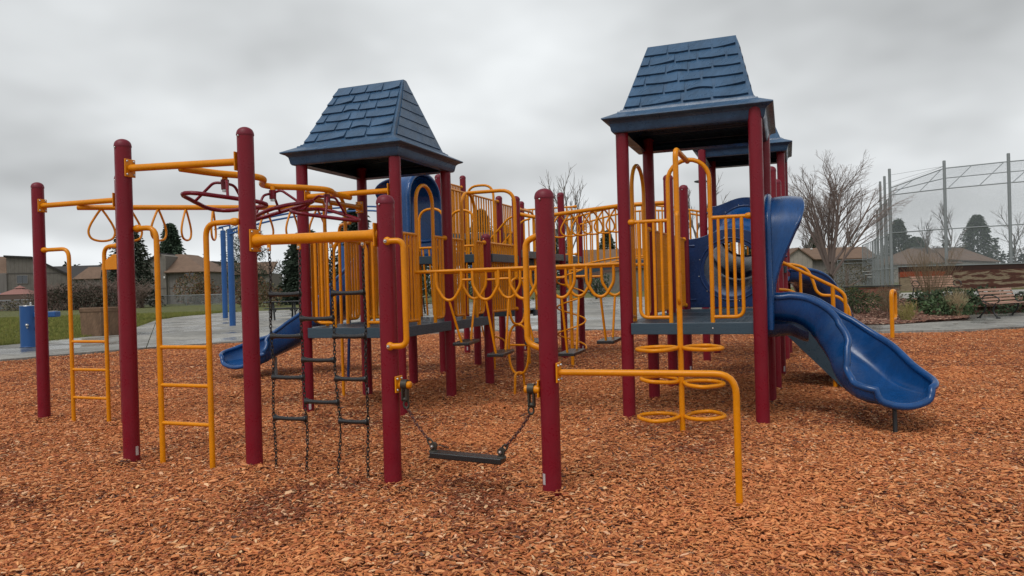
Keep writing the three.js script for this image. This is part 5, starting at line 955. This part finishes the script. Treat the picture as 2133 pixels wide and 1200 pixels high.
{ // water play posts and spray arch of the wet plaza
  const pole = (x, z, h, r, label) => { const t = worldThing('blue_post', label, 'post', x, 0.05, z, 0, 'tall blue posts on the plaza'); part(t, 'column', sweep([V3(0, -0.1, 0), V3(0, h, 0)], r, 18), M.bluePole); part(t, 'top_pin', sweep([V3(0, h, 0), V3(0, h + 0.14, 0)], 0.035, 8), M.bluePole); part(t, 'top_arm', sweep([V3(-0.35, h + 0.06, 0.3), V3(0.02, h + 0.16, 0)], 0.03, 8), M.bluePole); return t; };
  pole(-15.6, -40, 4.75, 0.135, 'slender blue post on the plaza, the farther of the close pair'); pole(-11.6, -30.5, 4.0, 0.125, 'slender blue post on the plaza, the nearer of the close pair'); pole(-7.65, -33.4, 3.3, 0.13, 'blue post standing behind the long blue slide');
  const t = worldThing('pipe_arch', 'thin twin blue pipes arching from the nearer blue post over the wet plaza', 'pipe arch', -11.6, 0.05, -30.5);
  for (const [dz, dy] of [[-0.12, 0], [0.18, -0.22]]) part(t, 'arch_pipe', sweep(new THREE.CatmullRomCurve3([V3(0.05, 4.0 + dy, dz), V3(1.2, 4.55 + dy, -1 + dz), V3(3.6, 5.05 + dy, -2.6 + dz), V3(6.2, 5.0 + dy, -2.9 + dz), V3(8.6, 3.9 + dy, -2.9 + dz), V3(10.0, 1.9, -2.9 + dz), V3(10.4, -0.15, -2.9 + dz)]).getPoints(40), 0.04, 8), M.bluePole);
}
function picnicTable(x, z, turn, label) {
  const t = worldThing('picnic_table', label, 'picnic table', x, 0.055, z, turn, 'black picnic tables on the plaza');
  part(t, 'table_top', new RoundedBoxGeometry(1.75, 0.05, 0.75, 2, 0.015).translate(0, 0.86, 0), M.blackMetal);
  for (const s of [-1, 1]) part(t, 'seat', new RoundedBoxGeometry(1.55, 0.045, 0.32, 2, 0.015).translate(0, 0.53, s * 0.78), M.blackMetal);
  for (const sx of [-0.5, 0.5]) for (const s of [-1, 1]) { part(t, 'leg', tube([V3(sx, 0.84, s * 0.2), V3(sx, 0.3, s * 0.3), V3(sx, 0.0, s * 0.42)], 0.045, 0.2, 8), M.blackMetal); part(t, 'seat_arm', tube([V3(sx, 0.4, s * 0.26), V3(sx, 0.4, s * 0.6), V3(sx, 0.5, s * 0.78)], 0.035, 0.1, 8), M.blackMetal); }
  return t;
}
picnicTable(-11.2, -36.0, 0.5, 'black metal picnic table on the plaza, seen left of the left tower post'); picnicTable(-5.2, -38.5, -0.3, 'black metal picnic table seen through the bars of the left tower deck');
{
  const t = worldThing('street_lamp', 'dark flat headed street lamp peeking out behind the rear tower post', 'street lamp', 11.95, 0, -45);
  part(t, 'mast', sweep([V3(0, -0.1, 0), V3(0, 7.35, 0)], u => 0.09 - 0.03 * u, 10), M.blackMetal); part(t, 'head', new THREE.SphereGeometry(0.42, 18, 10).scale(1, 0.22, 0.5).translate(-0.25, 7.42, 0), M.blackMetal);
}

// ---------------------------------------------------------------- houses, far trees, fences
const sidingTex = (cr, cg, cb, f) => tex(256, (u, v) => { const g = Math.abs(((u * f) % 1) - 0.5) > 0.46 ? 0.86 : 1, n = 1 + 0.12 * tile(u, v, 6, 4, 3) + 0.10 * tile(u, v * 0.2 % 1, 40, 2, 5); return [clamp(cr * g * n), clamp(cg * g * n), clamp(cb * g * n)]; }, true);
M.siding = new THREE.MeshStandardMaterial({ map: rep(sidingTex(0.44, 0.42, 0.39, 8), 0.25), roughness: 0.85 });
M.siding2 = new THREE.MeshStandardMaterial({ map: rep(sidingTex(0.47, 0.45, 0.43, 8), 0.25), roughness: 0.85 });
M.sidingPale = new THREE.MeshStandardMaterial({ map: rep(sidingTex(0.58, 0.55, 0.51, 6), 0.25), roughness: 0.85 });
const roofTex = tex(256, (u, v) => { const r = Math.floor(v * 24), k = Math.abs(((v * 24) % 1)) < 0.12 ? 0.85 : 1, n = 1 + 0.25 * tile(u, v, 60, 2, r) + 0.14 * tile(u, v, 5, 4, 2); return [clamp(0.44 * k * n), clamp(0.355 * k * n), clamp(0.295 * k * n)]; }, true);
M.roofBrown = new THREE.MeshStandardMaterial({ map: rep(roofTex, 0.3), roughness: 0.9 }); M.roofDark = new THREE.MeshStandardMaterial({ color: lin(0.045, 0.042, 0.042), map: rep(coatTone, 0.3), roughness: 0.9 });
M.trim = new THREE.MeshStandardMaterial({ color: lin(0.10, 0.09, 0.08), roughness: 0.8 }); M.pane = new THREE.MeshPhysicalMaterial({ color: lin(0.02, 0.025, 0.03), roughness: 0.06, clearcoat: 1, clearcoatRoughness: 0.02 });
M.frame = new THREE.MeshStandardMaterial({ color: lin(0.22, 0.21, 0.2), roughness: 0.6 });
const uvXY = g => { const p = g.attributes.position, n = g.attributes.normal, uv = new Float32Array(p.count * 2); for (let i = 0; i < p.count; i++) { uv[i * 2] = Math.abs(n.getX(i)) > 0.7 ? p.getZ(i) : p.getX(i); uv[i * 2 + 1] = Math.abs(n.getY(i)) > 0.7 ? p.getZ(i) : p.getY(i); } g.setAttribute('uv', new THREE.BufferAttribute(uv, 2)); return g; };
function wallBlock(t, outline, depth, mat, z = 0) { const sh = new THREE.Shape(outline.map(p => new THREE.Vector2(...p))); return part(t, 'wall', uvXY(new THREE.ExtrudeGeometry(sh, { depth, bevelEnabled: false }).translate(0, 0, z - depth)), mat); }
function roofPlane(t, a, b, c, d, mat, th = 0.16) { // slab, a-b eave, c-d ridge
  const n = b.clone().sub(a).cross(d.clone().sub(a)).normalize(); if (n.y < 0) n.negate(); const dn = n.multiplyScalar(-th), q = [a, b, c, d], l = q.map(v => v.clone().add(dn)), pos = [], f = (p, r, s, w) => { for (const v of [p, r, s, p, s, w]) pos.push(v.x, v.y, v.z); };
  f(q[0], q[1], q[2], q[3]); f(l[3], l[2], l[1], l[0]); for (let i = 0; i < 4; i++) f(q[i], q[(i + 1) % 4], l[(i + 1) % 4], l[i]);
  const g = new THREE.BufferGeometry(); g.setAttribute('position', new THREE.Float32BufferAttribute(pos, 3)); g.computeVertexNormals(); return part(t, 'roof', uvXY(g), mat);
}
function windowPart(t, x, y, w, h, z, cols = 2) { const f = part(t, 'window', merge([box(w + 0.12, 0.06, 0.08, x, y + h / 2 + 0.03, z), box(w + 0.12, 0.06, 0.08, x, y - h / 2 - 0.03, z), box(0.06, h, 0.08, x - w / 2 - 0.03, y, z), box(0.06, h, 0.08, x + w / 2 + 0.03, y, z)]), M.frame); for (let k = 0; k < cols; k++) part(f, 'pane', box(w / cols - 0.05, h, 0.04, x - w / 2 + (k + 0.5) * w / cols, y, z - 0.01), M.pane); return f; }
{
  const t = worldThing('house', 'grey brown two storey house with one small window at the left edge', 'house', -62.3, 0, -97, 0.5); t.scale.x = 0.86;
  wallBlock(t, [[-4.0, -0.2], [3.7, -0.2], [3.7, 4.65], [-0.7, 6.75], [-4.0, 6.95]], 9, M.siding);
  roofPlane(t, V3(4.0, 4.62, 0.3), V3(4.0, 4.62, -9.3), V3(-0.75, 6.95, -9.3), V3(-0.75, 6.95, 0.3), M.roofDark, 0.22); roofPlane(t, V3(-0.75, 6.95, 0.3), V3(-0.75, 6.95, -9.3), V3(-4.3, 7.12, -9.3), V3(-4.3, 7.12, 0.3), M.roofDark, 0.22);
  part(t, 'belt_trim', box(7.72, 0.1, 0.05, -0.14, 4.78, 0.03), M.trim); part(t, 'belt_trim', box(7.72, 0.1, 0.05, -0.14, 2.35, 0.03), M.trim);
  windowPart(t, -2.05, 3.98, 1.3, 0.98, 0.03);
  wallBlock(t, [[-13, -0.2], [-4.1, -0.2], [-4.1, 4.8], [-13, 4.8]], 7, M.siding, -0.6); roofPlane(t, V3(-13.3, 4.75, 0.1), V3(-3.9, 4.75, 0.1), V3(-3.6, 7.15, -4), V3(-13.3, 7.15, -4), M.roofBrown); part(t, 'corner_post', box(0.9, 4.9, 0.5, -4.45, 2.35, -0.1, 0.02), M.siding2);
}
{
  const t = worldThing('house', 'grey house with front gable and brown roofed wing left of centre', 'house', -50.5, 0, -108);
  wallBlock(t, [[-4.6, -0.2], [-0.15, -0.2], [-0.15, 7.15], [-0.95, 7.45], [-4.6, 5.55]], 10, M.siding); wallBlock(t, [[-0.15, -0.2], [5.7, -0.2], [5.7, 4.8], [-0.15, 4.8]], 9, M.siding2, -0.5);
  roofPlane(t, V3(-4.9, 5.5, 0.3), V3(-4.9, 5.5, -10), V3(-0.95, 7.62, -10), V3(-0.95, 7.62, 0.3), M.roofDark, 0.2); roofPlane(t, V3(-0.3, 4.72, 0.35), V3(6.2, 4.72, 0.35), V3(0.4, 7.6, -5), V3(-0.95, 7.6, -5), M.roofBrown);
  roofPlane(t, V3(6.2, 4.72, 0.35), V3(6.2, 4.72, -10), V3(0.4, 7.6, -10), V3(0.4, 7.6, -5), M.roofBrown);
  part(t, 'belt_trim', box(4.4, 0.1, 0.05, -2.4, 2.4, 0.03), M.trim); part(t, 'belt_trim', box(5.8, 0.1, 0.05, 2.8, 2.45, -0.47), M.trim); windowPart(t, 3.1, 4.35, 1.3, 0.42, -0.47, 2); part(t, 'downpipe', sweep([V3(-0.05, 0, -0.42), V3(-0.05, 4.7, -0.42)], 0.06, 6), M.sidingPale); part(t, 'porch_light', box(0.2, 0.28, 0.14, -0.35, 4.0, 0.07, 0.03), M.white);
}
{
  const t = worldThing('house', 'low dark roofed house with brown gable behind the brush at left', 'house', -88, 0, -150);
  wallBlock(t, [[-9, -0.2], [16, -0.2], [16, 5.2], [-9, 5.2]], 8, M.siding2); roofPlane(t, V3(-9.5, 5.1, 0.4), V3(16.5, 5.1, 0.4), V3(16.5, 8.1, -5), V3(-9.5, 8.1, -5), M.roofDark); roofPlane(t, V3(-1.2, 5.15, 0.6), V3(4.6, 5.15, 0.6), V3(3.6, 7.6, -2), V3(0.8, 7.6, -2), M.roofBrown);
}
{
  const t = worldThing('house', 'flat topped grey house with brown roof right of the gabled grey house', 'house', -60, 0, -146);
  wallBlock(t, [[-5, -0.2], [0.8, -0.2], [0.8, 7.9], [-5, 7.9]], 8, M.siding2); wallBlock(t, [[0.8, -0.2], [12, -0.2], [12, 5.2], [0.8, 5.2]], 8, M.siding, -0.3); roofPlane(t, V3(0.8, 5.1, 0.3), V3(12.5, 5.1, 0.3), V3(12.5, 7.6, -4), V3(0.8, 7.6, -4), M.roofBrown); part(t, 'chimney_cap', box(1.0, 0.5, 1.0, -2.2, 8.2, -2), M.trim); roofPlane(t, V3(-5.2, 7.85, 0.2), V3(1.0, 7.85, 0.2), V3(1.0, 8.0, -8), V3(-5.2, 8.0, -8), M.roofDark);
}
{
  const t = worldThing('house', 'pale gabled house with brown roof behind the bare tree on the right', 'house', 43.5, 0, -105);
  wallBlock(t, [[-5.2, -0.2], [-0.6, -0.2], [-0.6, 4.1], [-2.6, 5.5], [-5.2, 3.7]], 9, M.sidingPale); wallBlock(t, [[-0.6, -0.2], [8.5, -0.2], [8.5, 3.9], [-0.6, 3.9]], 8, M.siding2, -0.4);
  roofPlane(t, V3(-5.6, 3.55, 0.3), V3(-5.6, 3.55, -9), V3(-2.6, 5.68, -9), V3(-2.6, 5.68, 0.3), M.roofBrown); roofPlane(t, V3(-0.3, 3.95, 0.3), V3(8.9, 3.85, 0.3), V3(8.9, 5.68, -4), V3(-2.6, 5.68, -4), M.roofBrown); roofPlane(t, V3(-0.4, 4.0, 0.3), V3(-0.4, 4.0, -4), V3(-2.6, 5.68, -4), V3(-2.6, 5.68, 0.3), M.roofBrown);
  windowPart(t, -3.4, 2.75, 0.9, 0.6, 0.03, 1); windowPart(t, 7.2, 1.6, 0.9, 1.0, -0.37, 1);
  for (const x of [-1.0, 0.6, 2.4]) part(t, 'roof_vent', box(0.25, 0.18, 0.25, x, 5.55, -3.2), M.white);
}
{
  const t = worldThing('house', 'wide low house with brown hipped roof seen through the backstop', 'house', 76, 0, -130);
  wallBlock(t, [[-8.5, -0.2], [9.5, -0.2], [9.5, 3.3], [-8.5, 3.3]], 9, M.sidingPale); roofPlane(t, V3(-9.2, 3.2, 0.5), V3(3.4, 3.2, 0.5), V3(0.6, 6.15, -5), V3(-3.1, 6.15, -5), M.roofBrown); roofPlane(t, V3(0.4, 3.9, 0.3), V3(10, 3.2, 0.5), V3(6.4, 6.05, -5), V3(1.4, 6.05, -5), M.roofBrown); roofPlane(t, V3(-9.2, 3.2, 0.5), V3(-9.2, 3.2, -10), V3(-3.1, 6.15, -5), V3(-3.1, 6.15, -5.01), M.roofBrown); roofPlane(t, V3(10, 3.2, 0.5), V3(10, 3.2, -10), V3(6.4, 6.05, -5), V3(6.4, 6.05, -5.01), M.roofBrown); part(t, 'ridge_vent', box(3.2, 0.12, 0.3, -1.2, 6.2, -5), M.galv); part(t, 'ridge_vent', box(4.6, 0.12, 0.3, 3.9, 6.1, -5), M.galv);
}
{
  const t = worldThing('house', 'grey roofed house low behind the arched bridge', 'house', 16, 0, -110);
  wallBlock(t, [[-7, -0.2], [8, -0.2], [8, 3.6], [-7, 3.6]], 8, M.siding); roofPlane(t, V3(-7.5, 3.5, 0.4), V3(8.5, 3.5, 0.4), V3(8.5, 6.6, -4.5), V3(-5.5, 6.6, -4.5), M.roofBrown);
}
{ // garden pavilion by the left house
  const t = worldThing('gazebo', 'brown fabric garden gazebo in front of the left house', 'gazebo', -61.4, 0, -92, 0.1);
  const cl = new THREE.MeshStandardMaterial({ color: lin(0.27, 0.13, 0.11), roughness: 0.9 }); part(t, 'canopy', merge([new THREE.ConeGeometry(2.55, 0.9, 4, 1, true).rotateY(Math.PI / 4).translate(0, 2.45, 0), new THREE.ConeGeometry(0.7, 0.35, 4, 1, true).rotateY(Math.PI / 4).translate(0, 2.95, 0)]), cl); part(t, 'side_curtain', uvXY(box(3.5, 1.6, 3.5, 0, 1.2, 0)), new THREE.MeshStandardMaterial({ color: lin(0.12, 0.08, 0.065), roughness: 0.95 })); for (const [x, z] of [[-1.78, 1.78], [1.78, 1.78], [-1.78, -1.78], [1.78, -1.78]]) part(t, 'corner_leg', sweep([V3(x, -0.1, z), V3(x, 2.05, z)], 0.06, 6), M.trim);
}
{ const t = worldThing('parasol', 'small blue parasol at the left edge beside the gazebo', 'parasol', -64.3, 0, -92); part(t, 'canopy', new THREE.SphereGeometry(0.95, 16, 8, 0, 6.3, 0, 1.3).scale(1, 0.75, 1).translate(0, 1.55, 0), new THREE.MeshStandardMaterial({ color: lin(0.08, 0.16, 0.42), roughness: 0.7 })); part(t, 'mast', sweep([V3(0, -0.1, 0), V3(0, 2.2, 0)], 0.05, 6), M.galv); }
function chainFence(name, label, pts, h) { const t = worldThing(name, label, 'fence', 0, 0, 0); for (let i = 0; i < pts.length - 1; i++) { const [x0, z0] = pts[i], [x1, z1] = pts[i + 1]; part(t, 'rail', sweep([V3(x0, h, z0), V3(x1, h, z1)], 0.045, 6), M.galv); part(t, 'post', sweep([V3(x0, -0.1, z0), V3(x0, h + 0.05, z0)], 0.05, 6), M.galv); part(t, 'wire_mesh', quadGeo(V3(x0, 0.03, z0), V3(x1, 0.03, z1), V3(x1, h, z1), V3(x0, h, z0)), M.mesh); } return t; }
chainFence('chain_link_fence', 'low chain link fence along the far edge of the left lawn', [[-76, -88], [-70, -88.4], [-64, -88.8], [-58, -89.2], [-52, -89.6], [-46, -90], [-40, -90.4], [-34, -90.8]], 1.3);
// evergreens on the left
conifer('fir_tree', 'ragged dark fir behind the second tall post at left', -44.6, -86, 9.6, 3.4, { n: 6500, droop: 0.5, base: 0.12, taper: 0.55, size: 0.42, col: [0.036, 0.046, 0.028] });
conifer('fir_tree', 'neat pointed green fir behind the gabled grey house', -60, -130, 13.8, 4.4, { n: 8000, droop: 0.3, size: 0.6, col: [0.035, 0.062, 0.035] });
const pineClumps = []; for (let i = 0; i < 17; i++) { const th = i * 2.4, y = 2.0 + i * 0.36; pineClumps.push([Math.cos(th) * rr(0.8, 2.7) * (1 - i / 26), y, Math.sin(th) * 1.6, rr(0.9, 1.5), rr(0.38, 0.6), 420]); }
clumpTree('pine_tree', 'open crowned pine with layered boughs behind the pair of blue posts', -25.9, -72, pineClumps, { size: 0.30, wid: 0.16, cols: [[0.03, 0.05, 0.03], [0.04, 0.06, 0.035], [0.022, 0.035, 0.022]], trunk: [[[0, -0.1, 0], [0.2, 8.0, 0], 0.22], [[0, 3, 0], [-2.2, 4.2, 0.5], 0.07], [[0.1, 4.5, 0], [2.2, 5.6, 0.4], 0.07], [[0.1, 5.5, 0], [-1.6, 6.6, 0], 0.06]] });
conifer('cedar_tree', 'broad dense dark evergreen behind the left slide', -21.6, -78, 7.6, 3.3, { n: 10500, base: 0.02, taper: 0.42, droop: 0.15, size: 0.44, col: [0.025, 0.042, 0.024] });
conifer('cedar_tree', 'tall dark evergreen seen between the loops left of the left tower', -17.2, -82, 10.6, 2.9, { n: 9000, base: 0.02, taper: 0.5, droop: 0.2, size: 0.44, col: [0.028, 0.045, 0.026] });
conifer('fir_tree', 'dark fir behind the hooded end of the long slide', -9.6, -74, 9.6, 2.4, { n: 4680, size: 0.36 });
conifer('fir_tree', 'tall dark fir behind the arches right of the left tower', -2.4, -60, 7.6, 2.3, { n: 5040, size: 0.3 }); conifer('fir_tree', 'shorter dark fir behind the rear platform bars', -0.6, -64, 6.6, 2.2, { n: 4680, size: 0.3 });
conifer('fir_tree', 'dark fir left of the grey roofed house behind the bridge', 7.4, -112, 9.6, 3.0, { n: 4680, size: 0.42 }); conifer('fir_tree', 'dark fir right of the grey roofed house behind the bridge', 15.4, -118, 9.6, 3.4, { n: 4680, size: 0.42 });
conifer('fir_tree', 'dark fir behind the bridge bars nearest the right tower', 22.4, -118, 8.6, 3.0, { n: 2200, size: 0.42 });
clumpTree('holly_tree', 'small dense dark green tree beyond the plaza under the stepping bridge', 7.1, -62, [[0, 1.9, 0, 1.0, 1.0, 700], [0.2, 0.9, 0, 0.8, 0.7, 400]], { size: 0.2, wid: 0.5, cols: [[0.03, 0.055, 0.028], [0.02, 0.04, 0.02], [0.045, 0.075, 0.035]], trunk: [[[0, -0.1, 0], [0.1, 1.6, 0], 0.11]] });
conifer('fir_tree', 'spreading dark fir just right of the backstop corner pole', 72.6, -138, 11.6, 4.2, { n: 6120, size: 0.5, droop: 0.1 }); conifer('fir_tree', 'shorter rounded fir behind the wide low house', 78, -142, 8.4, 4.0, { n: 5400, size: 0.5, taper: 0.5 }); conifer('fir_tree', 'dense dark pointed evergreen between the backstop poles', 88.6, -140, 12.2, 4.6, { n: 7560, size: 0.5, taper: 0.6, base: 0.02 }); conifer('fir_tree', 'dark fir peeking out beside the slide hood', 38.6, -118, 7.9, 3.0, { n: 4320, size: 0.42 }); conifer('fir_tree', 'dark conifer behind the trunk of the bare tree', 50.5, -122, 8.6, 3.4, { n: 4680, size: 0.42 }); conifer('fir_tree', 'far pointed fir above the pale gabled house', 44.5, -150, 10.0, 2.4, { n: 1800, size: 0.5 });
// shrubs and brush at the lawn's far edge
const rust = [[0.13, 0.075, 0.035], [0.10, 0.08, 0.03], [0.16, 0.07, 0.035], [0.07, 0.07, 0.028]], olive = [[0.085, 0.075, 0.038], [0.06, 0.06, 0.03], [0.11, 0.085, 0.045]];
clumpTree('garden_shrub', 'large rounded rust and green shrub beside the gabled grey house', -42.6, -99, [[0, 2.0, 0, 2.6, 2.2, 1500], [1.2, 1.4, 0.4, 1.6, 1.5, 600]], { size: 0.32, cols: rust, cat: 'shrub', stem: 0.08 });
clumpTree('garden_shrub', 'reddish brown shrub behind the pair of blue posts', -36, -96, [[0, 1.3, 0, 2.6, 1.4, 800], [3.0, 1.2, 0, 2.4, 1.4, 800]], { size: 0.3, cols: [[0.11, 0.06, 0.045], [0.08, 0.05, 0.035]], cat: 'shrub', stem: 0.06 });
clumpTree('garden_shrub', 'golden brown shrub below the pine behind the third tall post', -24.4, -69, [[0, 1.5, 0, 1.7, 1.5, 900], [1.6, 1.1, 0.2, 1.3, 1.1, 500]], { size: 0.25, cols: rust, cat: 'shrub', stem: 0.06 });
const brush = (label, x, z, w, h, n) => { const t = worldThing('brush_thicket', label, 'thicket', x, 0, z), l = []; for (let i = 0; i < n; i++) { const a = rr(-w, w), th = rnd() * 6.28, hh = h * rr(0.45, 1) * (1 - 0.35 * Math.abs(a / w)), p0 = V3(a, -0.05, rr(-1, 1)), p1 = V3(a + Math.cos(th) * hh * 0.25, hh * 0.6, rr(-1, 1)), p2 = V3(a + Math.cos(th) * hh * 0.6, hh * rr(0.7, 1), rr(-1.2, 1.2)); l.push(sweep([p0, p1, p2], u => 0.035 * (1.1 - 0.8 * u), 3, false, false)); for (let k = 0; k < 3; k++) { const b = p1.clone().lerp(p2, rnd()); l.push(sweep([b, b.clone().add(V3(rr(-0.8, 0.8), rr(0.0, 0.7), rr(-0.5, 0.5)))], 0.016, 3, false, false)); } } part(t, 'stem', merge(l), M.twig); return t; };
brush('tangled dark brown brush right of the leftmost post', -49.5, -82, 3.4, 3.6, 620); brush('tangled dark brown brush below the ragged fir', -44.6, -83, 2.8, 4.2, 520);
clumpTree('bramble', 'low dark evergreen mass inside the brown brush at left', -48, -81.5, [[-2, 1.1, 0, 2.6, 1.2, 900], [2, 1.1, 0, 2.6, 1.2, 900], [0, 2.0, 0, 2.2, 1.2, 600]], { size: 0.28, cols: [[0.045, 0.04, 0.025], [0.06, 0.05, 0.033], [0.03, 0.032, 0.02]], cat: 'thicket', stem: 0.05 });
clumpTree('bramble', 'low tangle of bare bramble along the fence below the gazebo', -62, -87.5, [[-5, 0.5, 0, 3.4, 0.6, 500], [0, 0.5, 0, 3.4, 0.6, 500], [5, 0.6, 0, 3, 0.8, 500]], { size: 0.28, cols: olive, cat: 'thicket', stem: 0.04 });
// bare trees further off
const og = { wob: 0.12, up: 0.06, min: 0.012, kids: [7, 6, 4], ang: 0.5, len: [0.45, 0.62] };
bareTree('bare_tree', 'slim leafless tree above the rear overhead loops', 3.5, 0, -45, [{ p: [0, -0.1, 0], d: [0.05, 1, 0], l: 5.4, r: 0.09 }], 3, { ...og, min: 0.006, kids: [9, 6, 4], ang: 0.45 }, [M.twigGrey, M.twigGrey]);
bareTree('bare_tree', 'leafless tree at the left edge whose twigs reach into the frame', -16.3, 0, -19.4, [{ p: [0, -0.1, 0], d: [0.16, 1, 0], l: 3.7, r: 0.11 }], 3, { ...og, min: 0.004, kids: [10, 5, 4], ang: 0.75, up: 0.1 }, [M.twigGrey, M.twigGrey]);
bareTree('bare_tree', 'leafless tree between the two towers behind the rear post', 12.6, 0, -52, [{ p: [0, -0.1, 0], d: [0.1, 1, 0], l: 5.6, r: 0.1 }], 3, { ...og, min: 0.006 }, [M.twigGrey, M.twigGrey]);
for (const [x, z, l, lab] of [[79.5, -134, 9.5, 'large leafless tree behind the backstop mesh left of centre pole'], [75.0, -133, 7.5, 'smaller leafless tree left of the large one behind the backstop'], [93, -136, 8.2, 'leafless tree right of the dense pointed evergreen'], [99, -132, 8.8, 'leafless tree at the right edge behind the backstop'], [47, -116, 6.8, 'leafless tree behind the pale gabled house'], [54, -118, 7.2, 'leafless tree left of the backstop wing'], [-13.5, -84, 6.6, 'leafless tree seen under the left roof behind the wheels'], [41, -128, 8.4, 'thin leafless tree right of the slide hood']]) bareTree('bare_tree', lab, x, 0, z, [{ p: [0, -0.1, 0], d: [rr(-0.05, 0.05), 1, 0], l, r: 0.16 }], 3, { ...og, min: 0.02 }, [M.twigGrey, M.twigGrey]);
clumpTree('yellow_shrub', 'dull green yellow shrub at the foot of the pale gabled house', 43.6, -96, [[0, 1.6, 0, 2.6, 1.6, 900], [4, 1.8, 0, 2.4, 1.8, 700]], { size: 0.34, wid: 0.25, cols: olive, cat: 'shrub', stem: 0.06 }); clumpTree('yellow_shrub', 'grey green shrub in front of the wide low house', 70.5, -122, [[0, 1.5, 0, 2.6, 1.7, 800]], { size: 0.4, cols: [[0.06, 0.07, 0.04], [0.04, 0.05, 0.03]], cat: 'shrub', stem: 0.06 });
// the distant wood that closes the horizon reads as one mass
{
  const c = triCloud(); for (let i = 0; i < 230; i++) {
    const ang = mix(-0.72, 0.86, (i + rnd()) / 230), d = rr(165, 215), x = Math.tan(ang) * d, ever = rnd() < 0.36, h = ever ? rr(6, 10.5) : rr(4.5, 8.5), w = ever ? rr(2.2, 3.6) : rr(3.5, 6);
    const col = ever ? [0.04, 0.055, 0.038] : [0.10, 0.085, 0.07].map(v => v * rr(0.8, 1.2)), n = ever ? 200 : 230;
    for (let k = 0; k < n; k++) { const u = Math.pow(rnd(), 0.9), r = ever ? w * (1 - u) * rr(0.3, 1) : w * Math.sqrt(1 - Math.pow(u * 1.6 - 0.6, 2) * 0.99 > 0 ? 1 - Math.pow(u * 1.6 - 0.6, 2) * 0.99 : 0.02) * rr(0.2, 1), th = rnd() * 6.28; leaf(c, V3(x + Math.cos(th) * r, u * h, -d + Math.sin(th) * r), rv(1).add(V3(0, ever ? -0.2 : 0.6, 0)).normalize(), ever ? 0.95 : 1.25, ever ? 0.45 : 0.13, col); }
  }
  const m = new THREE.Mesh(cloudGeo(c), leafMat); m.name = 'distant_wood'; setData(m, 'distant belt of bare and evergreen trees closing the horizon', 'wood', null, 'stuff'); m.castShadow = m.receiveShadow = true; scene.add(m);
}

renderer.render(scene, camera);
